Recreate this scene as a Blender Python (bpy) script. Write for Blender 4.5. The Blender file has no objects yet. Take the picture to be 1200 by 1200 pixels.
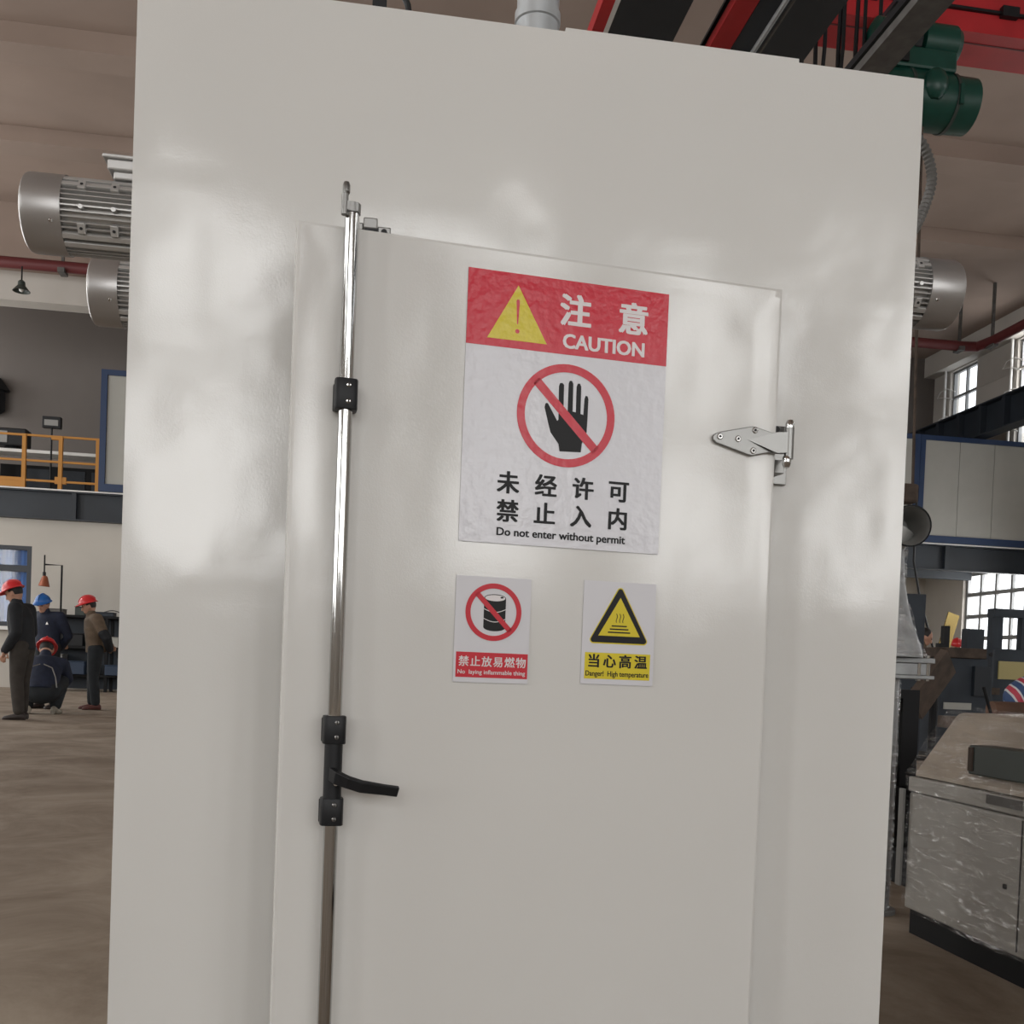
import bpy, bmesh, math, random
from mathutils import Vector, Matrix, Euler
random.seed(7)
PI = math.pi
SC = bpy.context.scene
COL = SC.collection

# ------------------------------------------------------------------ camera
F, CY, PSI, TH, RO = 1197.54, 811.39, .1495, -.0242, -.039
CAM = Vector((0, -1.75, .87))
fw = Vector((math.sin(PSI)*math.cos(TH), math.cos(PSI)*math.cos(TH), math.sin(TH)))
r0 = Vector((math.cos(PSI), -math.sin(PSI), 0)); dn = -(r0.cross(fw))
rt = math.cos(RO)*r0 + math.sin(RO)*dn
dn = -math.sin(RO)*r0 + math.cos(RO)*dn
cd = bpy.data.cameras.new('camera'); cam = bpy.data.objects.new('camera', cd); COL.objects.link(cam)
up = -dn; bk = -fw
cam.matrix_world = Matrix(((rt.x, up.x, bk.x, CAM.x), (rt.y, up.y, bk.y, CAM.y), (rt.z, up.z, bk.z, CAM.z), (0, 0, 0, 1)))
cd.sensor_fit = 'HORIZONTAL'; cd.sensor_width = 36; cd.lens = 36*F/1200
cd.shift_y = (CY-600)/1200; cd.clip_start = .05; cd.clip_end = 200
SC.camera = cam

# ------------------------------------------------------------------ world, exposure, daylight at the windows
vs = SC.view_settings
vs.view_transform = 'Standard'; vs.look = 'None'; vs.gamma = 1; vs.use_curve_mapping = False
vs.exposure = 0.0
w = bpy.data.worlds.new('overcast sky'); SC.world = w; w.use_nodes = True
bg = w.node_tree.nodes['Background']; bg.inputs[0].default_value = (.93, .97, 1, 1); bg.inputs[1].default_value = 2.2

def S(r, g, b):
    f = lambda c: (c/255/12.92 if c/255 <= .04045 else ((c/255+.055)/1.055)**2.4)
    return (f(r), f(g), f(b))

def area(name, loc, rot, sx, sy, L, col=(1, .985, .96)):
    d = bpy.data.lights.new(name, 'AREA'); d.shape = 'RECTANGLE'; d.size = sx; d.size_y = sy
    d.energy = L*PI*sx*sy; d.color = col
    o = bpy.data.objects.new(name, d); COL.objects.link(o); o.location = loc; o.rotation_euler = rot
    return o
L_BACK, L_LEFT, L_RIGHT = 5.6, 8.0, 8.0
BACK_X = (-6.6, -2.6, 1.4, 5.6, 9.7, 13.6)
for x in BACK_X:
    area('back_daylight', (x, -16.05, 3.9), (PI/2, 0, 0), 2.1, 2.9, L_BACK)
    area('back_daylight', (x, -16.05, 7.15), (PI/2, 0, 0), 2.1, 2.2, L_BACK)
LEFT_Y = (-11, -4, 3, 9.5, 15.5, 20.5, 25)
for y in LEFT_Y:
    area('left_daylight', (-14.05, y, 3.4), (0, -PI/2, 0), 3.2, 2.2, L_LEFT)
    area('left_daylight', (-14.05, y, 8.0), (0, -PI/2, 0), 2.4, 2.2, L_LEFT)
RIGHT_Y = (-8.6, -5.5, -2.4, .7, 3.8, 6.9, 10.0, 13.1, 16.2, 19.3, 22.4, 25.5)
for y in RIGHT_Y[::2]:
    area('right_daylight', (17.3, y, 9.0), (0, PI/2, 0), 2.6, 1.3, L_RIGHT)

for y in (23.65, 19.0, 14.3):
    area('right_daylight', (17.3, y, 2.5), (0, PI/2, 0), 2.8, 2.5, L_RIGHT)

# ------------------------------------------------------------------ materials
def mat(name, col, rough=.6, metal=0., var=0., vscale=3., bump=0., bscale=40., coat=0., spec=.5, col2=None, stretch=None, detail=4., bdist=.002):
    m = bpy.data.materials.new(name); m.use_nodes = True; nt = m.node_tree; b = nt.nodes['Principled BSDF']
    b.inputs['Base Color'].default_value = (*col, 1); b.inputs['Roughness'].default_value = rough
    b.inputs['Metallic'].default_value = metal; b.inputs['Coat Weight'].default_value = coat
    b.inputs['Coat Roughness'].default_value = .12; b.inputs['Specular IOR Level'].default_value = spec
    tc = None
    if var or bump:
        tc = nt.nodes.new('ShaderNodeTexCoord'); src = tc.outputs['Object']
        if stretch:
            mp = nt.nodes.new('ShaderNodeMapping'); mp.inputs['Scale'].default_value = stretch
            nt.links.new(src, mp.inputs[0]); src = mp.outputs[0]
    if var:
        n = nt.nodes.new('ShaderNodeTexNoise'); n.inputs['Scale'].default_value = vscale; n.inputs['Detail'].default_value = detail
        nt.links.new(src, n.inputs['Vector'])
        cr = nt.nodes.new('ShaderNodeValToRGB'); e = cr.color_ramp.elements
        c2 = col2 or tuple(c*(1-var) for c in col)
        e[0].position = .35; e[0].color = (*c2, 1); e[1].position = .65; e[1].color = (*col, 1)
        nt.links.new(n.outputs['Fac'], cr.inputs[0]); nt.links.new(cr.outputs[0], b.inputs['Base Color'])
    if bump:
        n2 = nt.nodes.new('ShaderNodeTexNoise'); n2.inputs['Scale'].default_value = bscale; n2.inputs['Detail'].default_value = 2
        nt.links.new(src, n2.inputs['Vector'])
        bp = nt.nodes.new('ShaderNodeBump'); bp.inputs['Strength'].default_value = min(1, bump); bp.inputs['Distance'].default_value = bdist*max(1, bump)
        nt.links.new(n2.outputs['Fac'], bp.inputs['Height']); nt.links.new(bp.outputs[0], b.inputs['Normal'])
    return m

def glassy(name, fac, rough, tint=(1, 1, 1), wrinkle=0., gcol=(1, 1, 1)):
    m = bpy.data.materials.new(name); m.use_nodes = True; nt = m.node_tree; nt.nodes.clear()
    out = nt.nodes.new('ShaderNodeOutputMaterial'); mx = nt.nodes.new('ShaderNodeMixShader')
    tr = nt.nodes.new('ShaderNodeBsdfTransparent'); tr.inputs[0].default_value = (*tint, 1)
    gl = nt.nodes.new('ShaderNodeBsdfGlossy'); gl.inputs['Roughness'].default_value = rough; gl.inputs[0].default_value = (*gcol, 1)
    nt.links.new(tr.outputs[0], mx.inputs[1]); nt.links.new(gl.outputs[0], mx.inputs[2]); nt.links.new(mx.outputs[0], out.inputs[0])
    if wrinkle:
        tc = nt.nodes.new('ShaderNodeTexCoord'); mp = nt.nodes.new('ShaderNodeMapping')
        mp.inputs['Scale'].default_value = (5, 5, 30); mp.inputs['Rotation'].default_value = (.5, .25, .2)
        n = nt.nodes.new('ShaderNodeTexNoise'); n.inputs['Scale'].default_value = 1.6; n.inputs['Detail'].default_value = 5; n.inputs['Distortion'].default_value = .7
        nt.links.new(tc.outputs['Object'], mp.inputs[0]); nt.links.new(mp.outputs[0], n.inputs['Vector'])
        bp = nt.nodes.new('ShaderNodeBump'); bp.inputs['Strength'].default_value = 1; bp.inputs['Distance'].default_value = wrinkle
        nt.links.new(n.outputs['Fac'], bp.inputs['Height']); nt.links.new(bp.outputs[0], gl.inputs['Normal'])
        cr = nt.nodes.new('ShaderNodeValToRGB'); e = cr.color_ramp.elements
        e[0].position = .45; e[0].color = (fac*.25,)*3+(1,); e[1].position = .7; e[1].color = (fac*2,)*3+(1,)
        nt.links.new(n.outputs['Fac'], cr.inputs[0]); nt.links.new(cr.outputs[0], mx.inputs[0])
    else:
        mx.inputs[0].default_value = fac
    return m

M = {}
M['paint'] = mat('warm white paint', (.665, .662, .642), .11, bump=.5, bscale=340, bdist=.0002, spec=.52)
M['chrome'] = mat('polished steel', (.50, .50, .49), .09, 1)
M['cast'] = mat('satin cast steel', (.25, .248, .24), .36, 1, bump=.3, bscale=300, bdist=.0002)
M['alu'] = mat('silver motor paint', (.50, .495, .485), .38, .5, bump=.2, bscale=400, bdist=.0003)
M['alucover'] = mat('satin fan cover', (.40, .39, .385), .34, .75, bump=.1, bscale=500, bdist=.0003)
M['dark'] = mat('dark gap', (.02, .02, .022), .7)
M['black'] = mat('black plastic', (.011, .012, .014), .45, spec=.3)
M['blacksteel'] = mat('black steel', (.006, .0065, .008), .6, spec=.25)
M['vinyl'] = mat('white vinyl', (.64, .642, .685), .2, bump=.5, bscale=55)
M['vred'] = mat('red print', (.58, .028, .05), .2, bump=.7, bscale=70, spec=.3, bdist=.0012)
M['vyel'] = mat('yellow print', (.66, .55, .04), .2, bump=.7, bscale=70, spec=.3, bdist=.0012)
M['vblk'] = mat('black print', (.009, .009, .010), .4, spec=.2)
M['vwht'] = mat('white print', (.70, .66, .67), .25)
M['vinyls'] = mat('small sticker vinyl', (.64, .64, .675), .32, spec=.3)
M['vreds'] = mat('small sticker red', (.55, .026, .042), .35, spec=.25)
M['vyels'] = mat('small sticker yellow', (.66, .54, .025), .35, spec=.25)
M['dullgalv'] = mat('dull galvanised sheet', (.34, .35, .355), .5, .4, var=.3, vscale=14)
M['galv'] = mat('galvanised duct', (.50, .53, .55), .4, .6, var=.15, vscale=12)
M['floor'] = mat('dusty concrete floor', (.37, .31, .245), .8, var=.5, vscale=1.7, bump=.8, bscale=9, col2=(.20, .155, .115), stretch=(1, .8, 1), detail=15, spec=.3)
for nd in M['floor'].node_tree.nodes:
    if nd.type == 'TEX_NOISE' and nd.inputs['Detail'].default_value > 10: nd.inputs['Roughness'].default_value = .68; nd.inputs['Distortion'].default_value = .6
M['ceil'] = mat('concrete ceiling', (.36, .28, .235), .9, var=.15, vscale=.5)
M['wall'] = mat('cream plaster', (.56, .53, .48), .85, var=.1, vscale=.6)
M['wallup'] = mat('shaded upper wall', (.155, .138, .127), .9, var=.12, vscale=.5)  # poor light deep in the mezzanine is put into this wall colour
M['wallr'] = mat('pale plaster', (.52, .49, .45), .85, var=.1, vscale=.7)
M['steelblue'] = mat('dark blue steel', (.019, .026, .036), .5, var=.25, vscale=1.5)
M['blue'] = mat('blue frame paint', (.016, .038, .10), .45)
M['sandwich'] = mat('grey sandwich panel', (.40, .40, .37), .5, var=.06, vscale=2)
M['yellow'] = mat('yellow rail paint', (.46, .20, .025), .5)
M['whiteedge'] = mat('white edging', (.75, .75, .73), .5)
M['red'] = mat('red crane paint', (.50, .022, .028), .45, var=.2, vscale=2)
M['redpipe'] = mat('red pipe paint', (.12, .02, .022), .5)
M['beamdark'] = mat('blue black steel', (.022, .027, .034), .5, var=.3, vscale=1)
M['greysteel'] = mat('bare grey steel', (.13, .125, .118), .55, .2, var=.3, vscale=9)
M['green'] = mat('green hoist enamel', (.006, .062, .045), .36, var=.2, vscale=6)
M['rust'] = mat('rusty steel', (.085, .06, .045), .8, var=.45, vscale=9)
M['wood'] = mat('raw timber', (.12, .06, .035), .75, var=.4, vscale=5)
M['machine'] = mat('grey machine paint', (.40, .385, .35), .5, var=.12, vscale=4)
M['kraft'] = mat('beige cover sheet', (.47, .40, .32), .6, var=.2, vscale=5)
M['film'] = glassy('stretch film', .13, .16, wrinkle=.03)
M['filmsilver'] = glassy('crinkled film', .22, .2, wrinkle=.02)
M['darkgreen'] = mat('dark green grey enamel', (.045, .058, .052), .5, var=.2)
M['slate'] = mat('slate blue machine enamel', (.036, .045, .058), .5, var=.25, vscale=3, spec=.3)
M['gold'] = mat('brassy sheet', (.62, .45, .17), .25, .8)
M['glass'] = glassy('window glass', .06, .03)
M['glassdull'] = glassy('dusty window glass', .02, .05)
M['curtain'] = mat('blue curtain cloth', (.05, .15, .42), .8, var=.3, vscale=6, stretch=(8, 1, .4))
M['frame'] = mat('dark window frame', (.03, .035, .045), .5)
M['framegrey'] = mat('grey window frame', (.22, .225, .23), .5)
M['skin'] = mat('skin', (.46, .25, .17), .55, var=.1, vscale=20)
M['hair'] = mat('black hair', (.012, .01, .009), .6)
M['jblack'] = mat('black jacket cloth', (.011, .013, .017), .8, var=.3, vscale=14, bump=.8, bscale=18)
M['jnavy'] = mat('navy jacket cloth', (.013, .02, .045), .8, var=.3, vscale=14, bump=.8, bscale=18)
M['jbrown'] = mat('brown jacket cloth', (.135, .095, .062), .85, var=.3, vscale=10, bump=.8, bscale=18)
M['tbrown'] = mat('grey brown trouser cloth', (.045, .038, .032), .85, var=.3, vscale=10, bump=.8, bscale=16)
M['tdark'] = mat('dark trouser cloth', (.014, .018, .022), .85, var=.3, vscale=10, bump=.8, bscale=16)
M['hred'] = mat('red helmet shell', (.62, .03, .035), .3)
M['hblue'] = mat('blue helmet shell', (.02, .13, .42), .3)
M['shoe'] = mat('dark shoe leather', (.03, .022, .02), .6)
M['sneaker'] = mat('pale sneaker', (.42, .38, .31), .7, var=.6, vscale=14)
M['shoered'] = mat('red brown shoe', (.10, .03, .025), .6)
M['orange'] = mat('orange plastic', (.55, .13, .03), .5)
M['lampgrey'] = mat('grey enamel', (.25, .25, .24), .4, .3)
M['copper'] = mat('copper lamp shade', (.32, .10, .05), .45, .3)
M['dullblue'] = mat('dusty blue plastic', (.025, .045, .085), .6)

# ------------------------------------------------------------------ mesh helpers
class MB:
    def __init__(s): s.bm = bmesh.new(); s.mi = 0
    def face(s, vs):
        try:
            f = s.bm.faces.new(vs); f.material_index = s.mi; return f
        except ValueError: return None
    def box(s, x0, x1, y0, y1, z0, z1, rot=None, piv=None):
        co = [(x, y, z) for x in (x0, x1) for y in (y0, y1) for z in (z0, z1)]
        if rot is not None:
            p = Vector(piv) if piv else Vector(((x0+x1)/2, (y0+y1)/2, (z0+z1)/2)); R = Euler(rot).to_matrix()
            co = [R @ (Vector(c)-p)+p for c in co]
        v = [s.bm.verts.new(c) for c in co]
        for a in ((0, 1, 3, 2), (4, 6, 7, 5), (0, 4, 5, 1), (2, 3, 7, 6), (0, 2, 6, 4), (1, 5, 7, 3)): s.face([v[i] for i in a])
        return s
    def rings(s, rr, close=True):
        V = [[s.bm.verts.new(p) for p in r] for r in rr]
        n = len(V[0])
        for a, b in zip(V, V[1:]):
            for i in range(n): s.face((a[i], a[(i+1) % n], b[(i+1) % n], b[i]))
        if close: s.face(V[0][::-1]); s.face(V[-1])
        return s
    @staticmethod
    def frame(d, hint=None):
        d = d.normalized(); h = Vector(hint) if hint else (Vector((0, 0, 1)) if abs(d.z) < .9 else Vector((0, 1, 0)))
        u = h.cross(d)
        if u.length < 1e-4: u = Vector((1, 0, 0)).cross(d)
        u.normalize(); return u, d.cross(u)
    def cyl(s, p0, p1, r0, r1=None, n=20, ph=0):
        p0, p1 = Vector(p0), Vector(p1); r1 = r0 if r1 is None else r1; u, v = s.frame(p1-p0)
        return s.rings([[p+r*(math.cos(2*PI*i/n+ph)*u+math.sin(2*PI*i/n+ph)*v) for i in range(n)] for p, r in ((p0, r0), (p1, r1))])
    def lathe(s, prof, o=(0, 0, 0), d=(0, 0, 1), n=28, close=True):
        o, d = Vector(o), Vector(d).normalized(); u, v = s.frame(d)
        return s.rings([[o+d*h+r*(math.cos(2*PI*i/n)*u+math.sin(2*PI*i/n)*v) for i in range(n)] for r, h in prof], close)
    def tube(s, pts, r, n=10, flat=None, hint=None):
        P = [Vector(p) for p in pts]; R = r if isinstance(r, (list, tuple)) else [r]*len(P); rr = []
        uu = None
        for i, p in enumerate(P):
            d = (P[min(i+1, len(P)-1)]-P[max(i-1, 0)]).normalized()
            if uu is None: u, v = s.frame(d, hint)
            else:
                u = (uu-d*uu.dot(d)); u.normalize(); v = d.cross(u)
            uu = u; f = flat if flat else (1, 1)
            rr.append([p+R[i]*(f[0]*math.cos(2*PI*k/n+PI/n)*u+f[1]*math.sin(2*PI*k/n+PI/n)*v) for k in range(n)])
        return s.rings(rr)
    def ell(s, c, r, n=16, m=10, rot=None):
        c = Vector(c); R = Euler(rot).to_matrix() if rot else Matrix.Identity(3); rr = []
        for j in range(1, m):
            a = PI*j/m
            rr.append([c+R @ Vector((r[0]*math.sin(a)*math.cos(2*PI*i/n), r[1]*math.sin(a)*math.sin(2*PI*i/n), -r[2]*math.cos(a))) for i in range(n)])
        return s.rings(rr)
    def prism(s, poly, y0, y1):            # polygon in x,z pushed along y
        a = [s.bm.verts.new((x, y0, z)) for x, z in poly]; b = [s.bm.verts.new((x, y1, z)) for x, z in poly]; n = len(poly)
        s.face(a); s.face(b[::-1])
        for i in range(n): s.face((a[i], b[i], b[(i+1) % n], a[(i+1) % n]))
        return s
    def slab(s, poly, z0, z1):             # polygon in x,y pushed along z
        a = [s.bm.verts.new((x, y, z0)) for x, y in poly]; b = [s.bm.verts.new((x, y, z1)) for x, y in poly]; n = len(poly)
        s.face(a); s.face(b[::-1])
        for i in range(n): s.face((a[i], b[i], b[(i+1) % n], a[(i+1) % n]))
        return s
    def ring(s, c, ro, ri, y0, y1, n=64, sx=1., sz=1.):
        o = []
        for y in (y0, y1):
            o.append([[s.bm.verts.new((c[0]+r*sx*math.cos(2*PI*i/n), y, c[1]+r*sz*math.sin(2*PI*i/n))) for i in range(n)] for r in (ro, ri)])
        for i in range(n):
            j = (i+1) % n
            for q in range(2): s.face((o[q][0][i], o[q][0][j], o[q][1][j], o[q][1][i]))
            for q in range(2): s.face((o[0][q][i], o[0][q][j], o[1][q][j], o[1][q][i]))
        return s
    def grid(s, fn, nu, nv):
        V = [[s.bm.verts.new(fn(i/nu, j/nv)) for i in range(nu+1)] for j in range(nv+1)]
        for j in range(nv):
            for i in range(nu): s.face((V[j][i], V[j][i+1], V[j+1][i+1], V[j+1][i]))
        return s
    def build(s, name, m, parent=None, smooth=None, bevel=0, kind=None, loc=None, rotz=None, label=None, recalc=True, weld=False):
        bm = s.bm
        if weld: bmesh.ops.remove_doubles(bm, verts=bm.verts, dist=1e-5)
        if recalc: bmesh.ops.recalc_face_normals(bm, faces=bm.faces)
        if bevel:
            es = [e for e in bm.edges if len(e.link_faces) == 2 and e.calc_face_angle(0) > .6]
            bmesh.ops.bevel(bm, geom=es, offset=bevel, segments=2, affect='EDGES', profile=.5, clamp_overlap=True)
        if smooth is not None:
            for f in bm.faces: f.smooth = True
            for e in bm.edges:
                if len(e.link_faces) == 2 and e.calc_face_angle(0) > smooth: e.smooth = False
        me = bpy.data.meshes.new(name); bm.to_mesh(me); bm.free()
        for mm in (m if isinstance(m, (list, tuple)) else [m]): me.materials.append(mm)
        return link(name, me, parent, kind, loc, rotz, label)

def link(name, me, parent=None, kind=None, loc=None, rotz=None, label=None):
    o = bpy.data.objects.new(name, me); COL.objects.link(o)
    if parent is not None: o.parent = parent
    if loc is not None: o.location = loc
    if rotz is not None: o.rotation_euler = (0, 0, rotz)
    if kind: o['kind'] = kind
    if label: o['label'] = label
    return o
def tag(o, label, cat, group=None, kind=None):
    o['label'] = label; o['category'] = cat
    if group: o['group'] = group
    if kind: o['kind'] = kind
    return o
def thing(name, label, cat, loc=(0, 0, 0), rotz=0, group=None):
    o = bpy.data.objects.new(name, None); COL.objects.link(o); o.location = loc; o.rotation_euler = (0, 0, rotz)
    o.empty_display_size = .1
    return tag(o, label, cat, group)
def struct(o): o['kind'] = 'structure'; return o
def dup(root, loc, rotz=None):
    r = root.copy(); COL.objects.link(r); r.location = loc
    if rotz is not None: r.rotation_euler = (0, 0, rotz)
    for ch in list(root.children):
        c = ch.copy(); COL.objects.link(c); c.parent = r
        for g in list(ch.children):
            d = g.copy(); COL.objects.link(d); d.parent = c
    return r
SM = .55

def holed(mb, u0, u1, z0, z1, holes, put):
    """wall of boxes around rectangular openings; put(u0,u1,z0,z1) adds one box"""
    us = sorted({u0, u1, *[h[0] for h in holes], *[h[1] for h in holes]})
    for a, b in zip(us, us[1:]):
        cuts = sorted([(h[2], h[3]) for h in holes if h[0] <= a+1e-6 and h[1] >= b-1e-6]); z = z0
        for lo, hi in cuts:
            if lo > z+1e-6: put(a, b, z, lo)
            z = hi
        if z < z1-1e-6: put(a, b, z, z1)

# ================================================================== THE HALL
ZC = 10.6; XR = 16.8; XL = -14; YB = -16; YF = 27
b = MB(); b.box(XL-.3, XR+.3, YB-.3, YF+.3, -.2, 0); struct(b.build('floor', M['floor']))
b = MB(); b.box(XL-.3, XR+.3, YB-.3, YF+.3, ZC, ZC+.3); struct(b.build('ceiling', M['ceil']))
b = MB(); holes = []
for x in BACK_X: holes += [(x-1.1, x+1.1, 2.4, 5.4), (x-1.1, x+1.1, 6.0, 8.3)]
holed(b, XL, XR, 0, ZC, holes, lambda u0, u1, z0, z1: b.box(u0, u1, YB-.3, YB, z0, z1)); struct(b.build('wall_back', M['wallr']))
b = MB(); holes = []
for y in LEFT_Y: holes += [(y-1.15, y+1.15, 1.7, 5.1), (y-1.15, y+1.15, 6.7, 9.3)]
holed(b, YB, YF, 0, ZC, holes, lambda u0, u1, z0, z1: b.box(XL-.3, XL, u0, u1, z0, z1)); struct(b.build('wall_left', M['wallr']))
b = MB(); b.box(XL, XR, YF, YF+.3, 4.2, ZC); struct(b.build('wall_far', M['wallup']))
b = MB(); b.box(XL, XR, YF, YF+.3, 0, 4.2); struct(b.build('wall_under', M['wall']))

# right wall with two rows of windows
b = MB(); holes = []
LOWR = ((22.3, 25.0), (17.6, 20.4), (12.9, 15.7), (8.2, 11.0), (3.5, 6.3))
for y in RIGHT_Y: holes.append((y-.65, y+.65, 7.0, 9.98))
for y0, y1 in LOWR: holes.append((y0, y1, .95, 4.02))
holed(b, YB, YF, 0, ZC, holes, lambda u0, u1, z0, z1: b.box(XR, XR+.3, u0, u1, z0, z1)); wr = struct(b.build('wall_right', M['wallr']))
b = MB()
for z in (8.35, 9.2): b.box(XR-.012, XR+.01, -14, 24.7, z-.03, z+.03)
b.build('band_course', M['wallr'], wr)
wn = 0
def side_window(y0, y1, z0, z1, cols, rows, mull=.06):
    global wn
    wn += 1; yc = (y0+y1)/2
    root = struct(thing('window_%d' % wn, '', '', (XR+.14, yc, z0)))
    del root['label']; del root['category']
    h = z1-z0; hw = (y1-y0)/2; b = MB()
    for ya, yb in ((-hw, -hw+mull), (hw-mull, hw)): b.box(-.05, .05, ya, yb, 0, h)
    for za, zb in ((0, mull), (h-mull, h)): b.box(-.05, .05, -hw+mull, hw-mull, za, zb)
    b.build('window_frame', M['framegrey'], root)
    b = MB()
    for i in range(1, cols): y = -hw+2*hw*i/cols; b.box(-.04, .04, y-mull*.45, y+mull*.45, mull, h-mull)
    for j in range(1, rows): z = h*j/rows; b.box(-.045, .045, -hw+mull, hw-mull, z-mull*.6, z+mull*.6)
    b.build('glazing_bar', M['framegrey'], root)
    me = None
    for i in range(cols):
        for j in range(rows):
            w_, h_ = 2*hw/cols, h/rows
            if me is None:
                q = MB(); q.box(-.004, .004, -w_/2+.01, w_/2-.01, -h_/2+.01, h_/2-.01)
                o = q.build('pane', M['glass'], root); me = o.data
            else: o = link('pane', me, root)
            o.location = (.02, -hw+w_*(i+.5), h_*(j+.5))
    return root
for k, y in enumerate(RIGHT_Y):
    if y > 12: 
        r = side_window(y-.65, y+.65, 7.0, 9.98, 2, 4)
        if y > 19:                                            # white reveal pipe and opening arms beside the window
            q = MB(); q.cyl((-.25, .74, -.1), (-.25, .74, 3.05), .035, n=10); q.build('reveal_pipe', M['whiteedge'], r)
            for z in (.75, 1.55, 2.35):
                q = MB(); q.tube([(-.16, .35, z), (-.3, .55, z+.12), (-.32, .85, z+.1), (-.3, 1.05, z-.04), (-.26, .75, z-.08), (-.18, .45, z-.2)], .016, 6); q.build('opening_arm', M['whiteedge'], r, smooth=SM)
for y0, y1 in LOWR[:2]:
    side_window(y0, y1, .95, 4.02, 4, 5, .09)

# concrete ribs under the ceiling and the ring beam at the far side
for k, (y, dz) in enumerate(((-9, .42), (-3, .42), (3, .42), (9, .42), (15.4, .32), (18.75, .28))):
    b = MB(); b.box(XL, XR, y, y+.6, ZC-dz, ZC); struct(b.build('trim_%d' % (k+1), M['ceil']))
b = MB(); b.box(XL, 6, 22.25, 22.75, 8.49, 9.12); struct(b.build('trim_7', M['wallr']))
b = MB(); b.box(XL, 6, 22.26, 22.75, 9.12, ZC); struct(b.build('trim_11', M['ceil']))
b = MB(); b.box(XR-.35, XR, YB, YF, 10.02, ZC); struct(b.build('trim_8', M['wallr']))

# lower far wall under the mezzanine, with the curtained window
b = MB(); holed(b, XL, 6, 0, 3.74, [(-10.4, -7.25, 1.35, 3.14)], lambda u0, u1, z0, z1: b.box(u0, u1, 22.3, 22.55, z0, z1)); struct(b.build('wall_mezzanine', M['wall']))
wn += 1
root = struct(thing('window_%d' % wn, '', '', (-8.825, 22.36, 1.35))); del root['label']; del root['category']
b = MB(); b.box(-1.575, 1.575, -.05, .05, 0, .1); b.box(-1.575, 1.575, -.05, .05, 1.7, 1.79)
for x in (-1.575, -.6, .52, 1.475): b.box(x, x+.1, -.05, .05, .1, 1.7)
b.box(-1.475, 1.475, -.05, .05, 1.22, 1.36); b.build('window_frame', M['frame'], root)
for x0, x1 in ((-1.475, -.6), (-.5, .52), (.62, 1.475)):
    for z0, z1 in ((.1, 1.22), (1.36, 1.7)):
        b = MB(); b.box(x0, x1, -.004, .004, z0, z1); b.build('pane', M['glassdull'], root)
b = MB(); b.grid(lambda u, v: (-1.5+3*u, .13+.03*math.sin(u*70)+.012*math.sin(u*171), .02+1.75*v), 160, 4)
tag(b.build('curtain', M['curtain'], loc=(-8.825, 22.36, 1.35), smooth=3), 'blue pleated curtain hanging inside the far ground floor window', 'curtain')
b = MB(); b.box(-10.5, -7.2, 22.16, 22.3, 1.27, 1.35); struct(b.build('trim_9', M['whiteedge']))
# a plain lit-room back wall behind that window is the far wall; slab of the mezzanine
b = MB(); b.box(XL, XR, 22.56, YF, 4.1, 4.34); struct(b.build('trim_10', M['wall']))

# ================================================================== MEZZANINE, RAILS, PARTITIONS
t = thing('mezzanine_beam', 'dark blue steel I-beam carrying the mezzanine across the far side', 'beam', (1.4, 22.2, 3.74))
b = MB(); b.box(-15.4, 15.4, .03, .06, .03, .6); b.box(-15.4, 15.4, -.1, .1, 0, .03); b.box(-15.4, 15.4, -.1, .1, .6, .63); b.build('girder', M['steelblue'], t)
b = MB(); b.box(-15.4, 15.4, -.13, .1, .631, .66); b.build('white_edge', M['whiteedge'], t)
q = MB(); q.box(-.05, .05, -.09, .03, .03, .6); o = q.build('stiffener', M['steelblue'], t, loc=(-7.75, 0, 0)); 
for x in (-5.3, -2.6, 13.1, 10.6): link('stiffener', o.data, t, loc=(x, 0, 0))
b = MB(); b.box(XL, XR-.02, 24.6, 24.8, 3.80, 4.09); tag(b.build('floor_joist', M['steelblue']), 'dark steel joist under the mezzanine floor behind the front beam', 'beam')

t = thing('yellow_railing', 'yellow steel guard railing along the mezzanine edge', 'railing', (-8, 22.12, 4.40))
for i, x in enumerate((-.52, .59, 1.35, 2.13)):
    b = MB(); b.box(x-.04, x+.04, -.04, .04, 0, 1.17); b.build('post', M['yellow'], t)
b = MB(); b.box(1.24, 1.48, -.03, .03, .12, .27); b.build('gate_catch', M['yellow'], t)
for z in (1.15, .6, .17):
    b = MB(); b.box(-3.2, 2.15, -.022, .022, z-.022, z+.022); b.build('rail', M['yellow'], t)
b = MB(); b.box(-3.2, .55, -.012, .012, .01, .22); b.build('toe_board', M['yellow'], t)
b = MB(); b.box(1.15, 1.4, -.03, .03, 1.08, 1.14); b.build('latch_plate', M['yellow'], t)

def partition(name, label, x0, x1, z0, z1, panels, group):
    t = thing(name, label, 'partition', ((x0+x1)/2, 22.1, z0), 0, group); h = z1-z0; hw = (x1-x0)/2
    for x in (-hw, hw-.13): b = MB(); b.box(x, x+.13, -.06, .06, .17, h-.12); b.build('frame_post', M['blue'], t)
    b = MB(); b.box(-hw, hw, -.06, .06, h-.12, h); b.build('top_rail', M['blue'], t)
    b = MB(); b.box(-hw, hw, -.06, .06, 0, .17); b.build('bottom_rail', M['blue'], t)
    n = panels; w_ = (2*hw-.26)/n
    for i in range(n):
        b = MB(); b.box(-hw+.13+w_*i+.006, -hw+.13+w_*(i+1)-.006, -.02, .03, .17, h-.12); b.build('panel', M['sandwich'], t)
    return t
partition('framed_partition', 'blue framed grey panel partition at the mezzanine end of the yellow railing', -5.83, -2.2, 4.41, 7.09, 3, None)
partition('framed_partition', 'blue framed grey panel partition on the mezzanine beside the right wall', 13.62, 16.72, 4.41, 7.06, 3, None)
partition('framed_partition', 'grey panel partition half hidden behind the right edge of the oven', 10.4, 13.61, 4.41, 7.06, 2, None)

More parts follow.
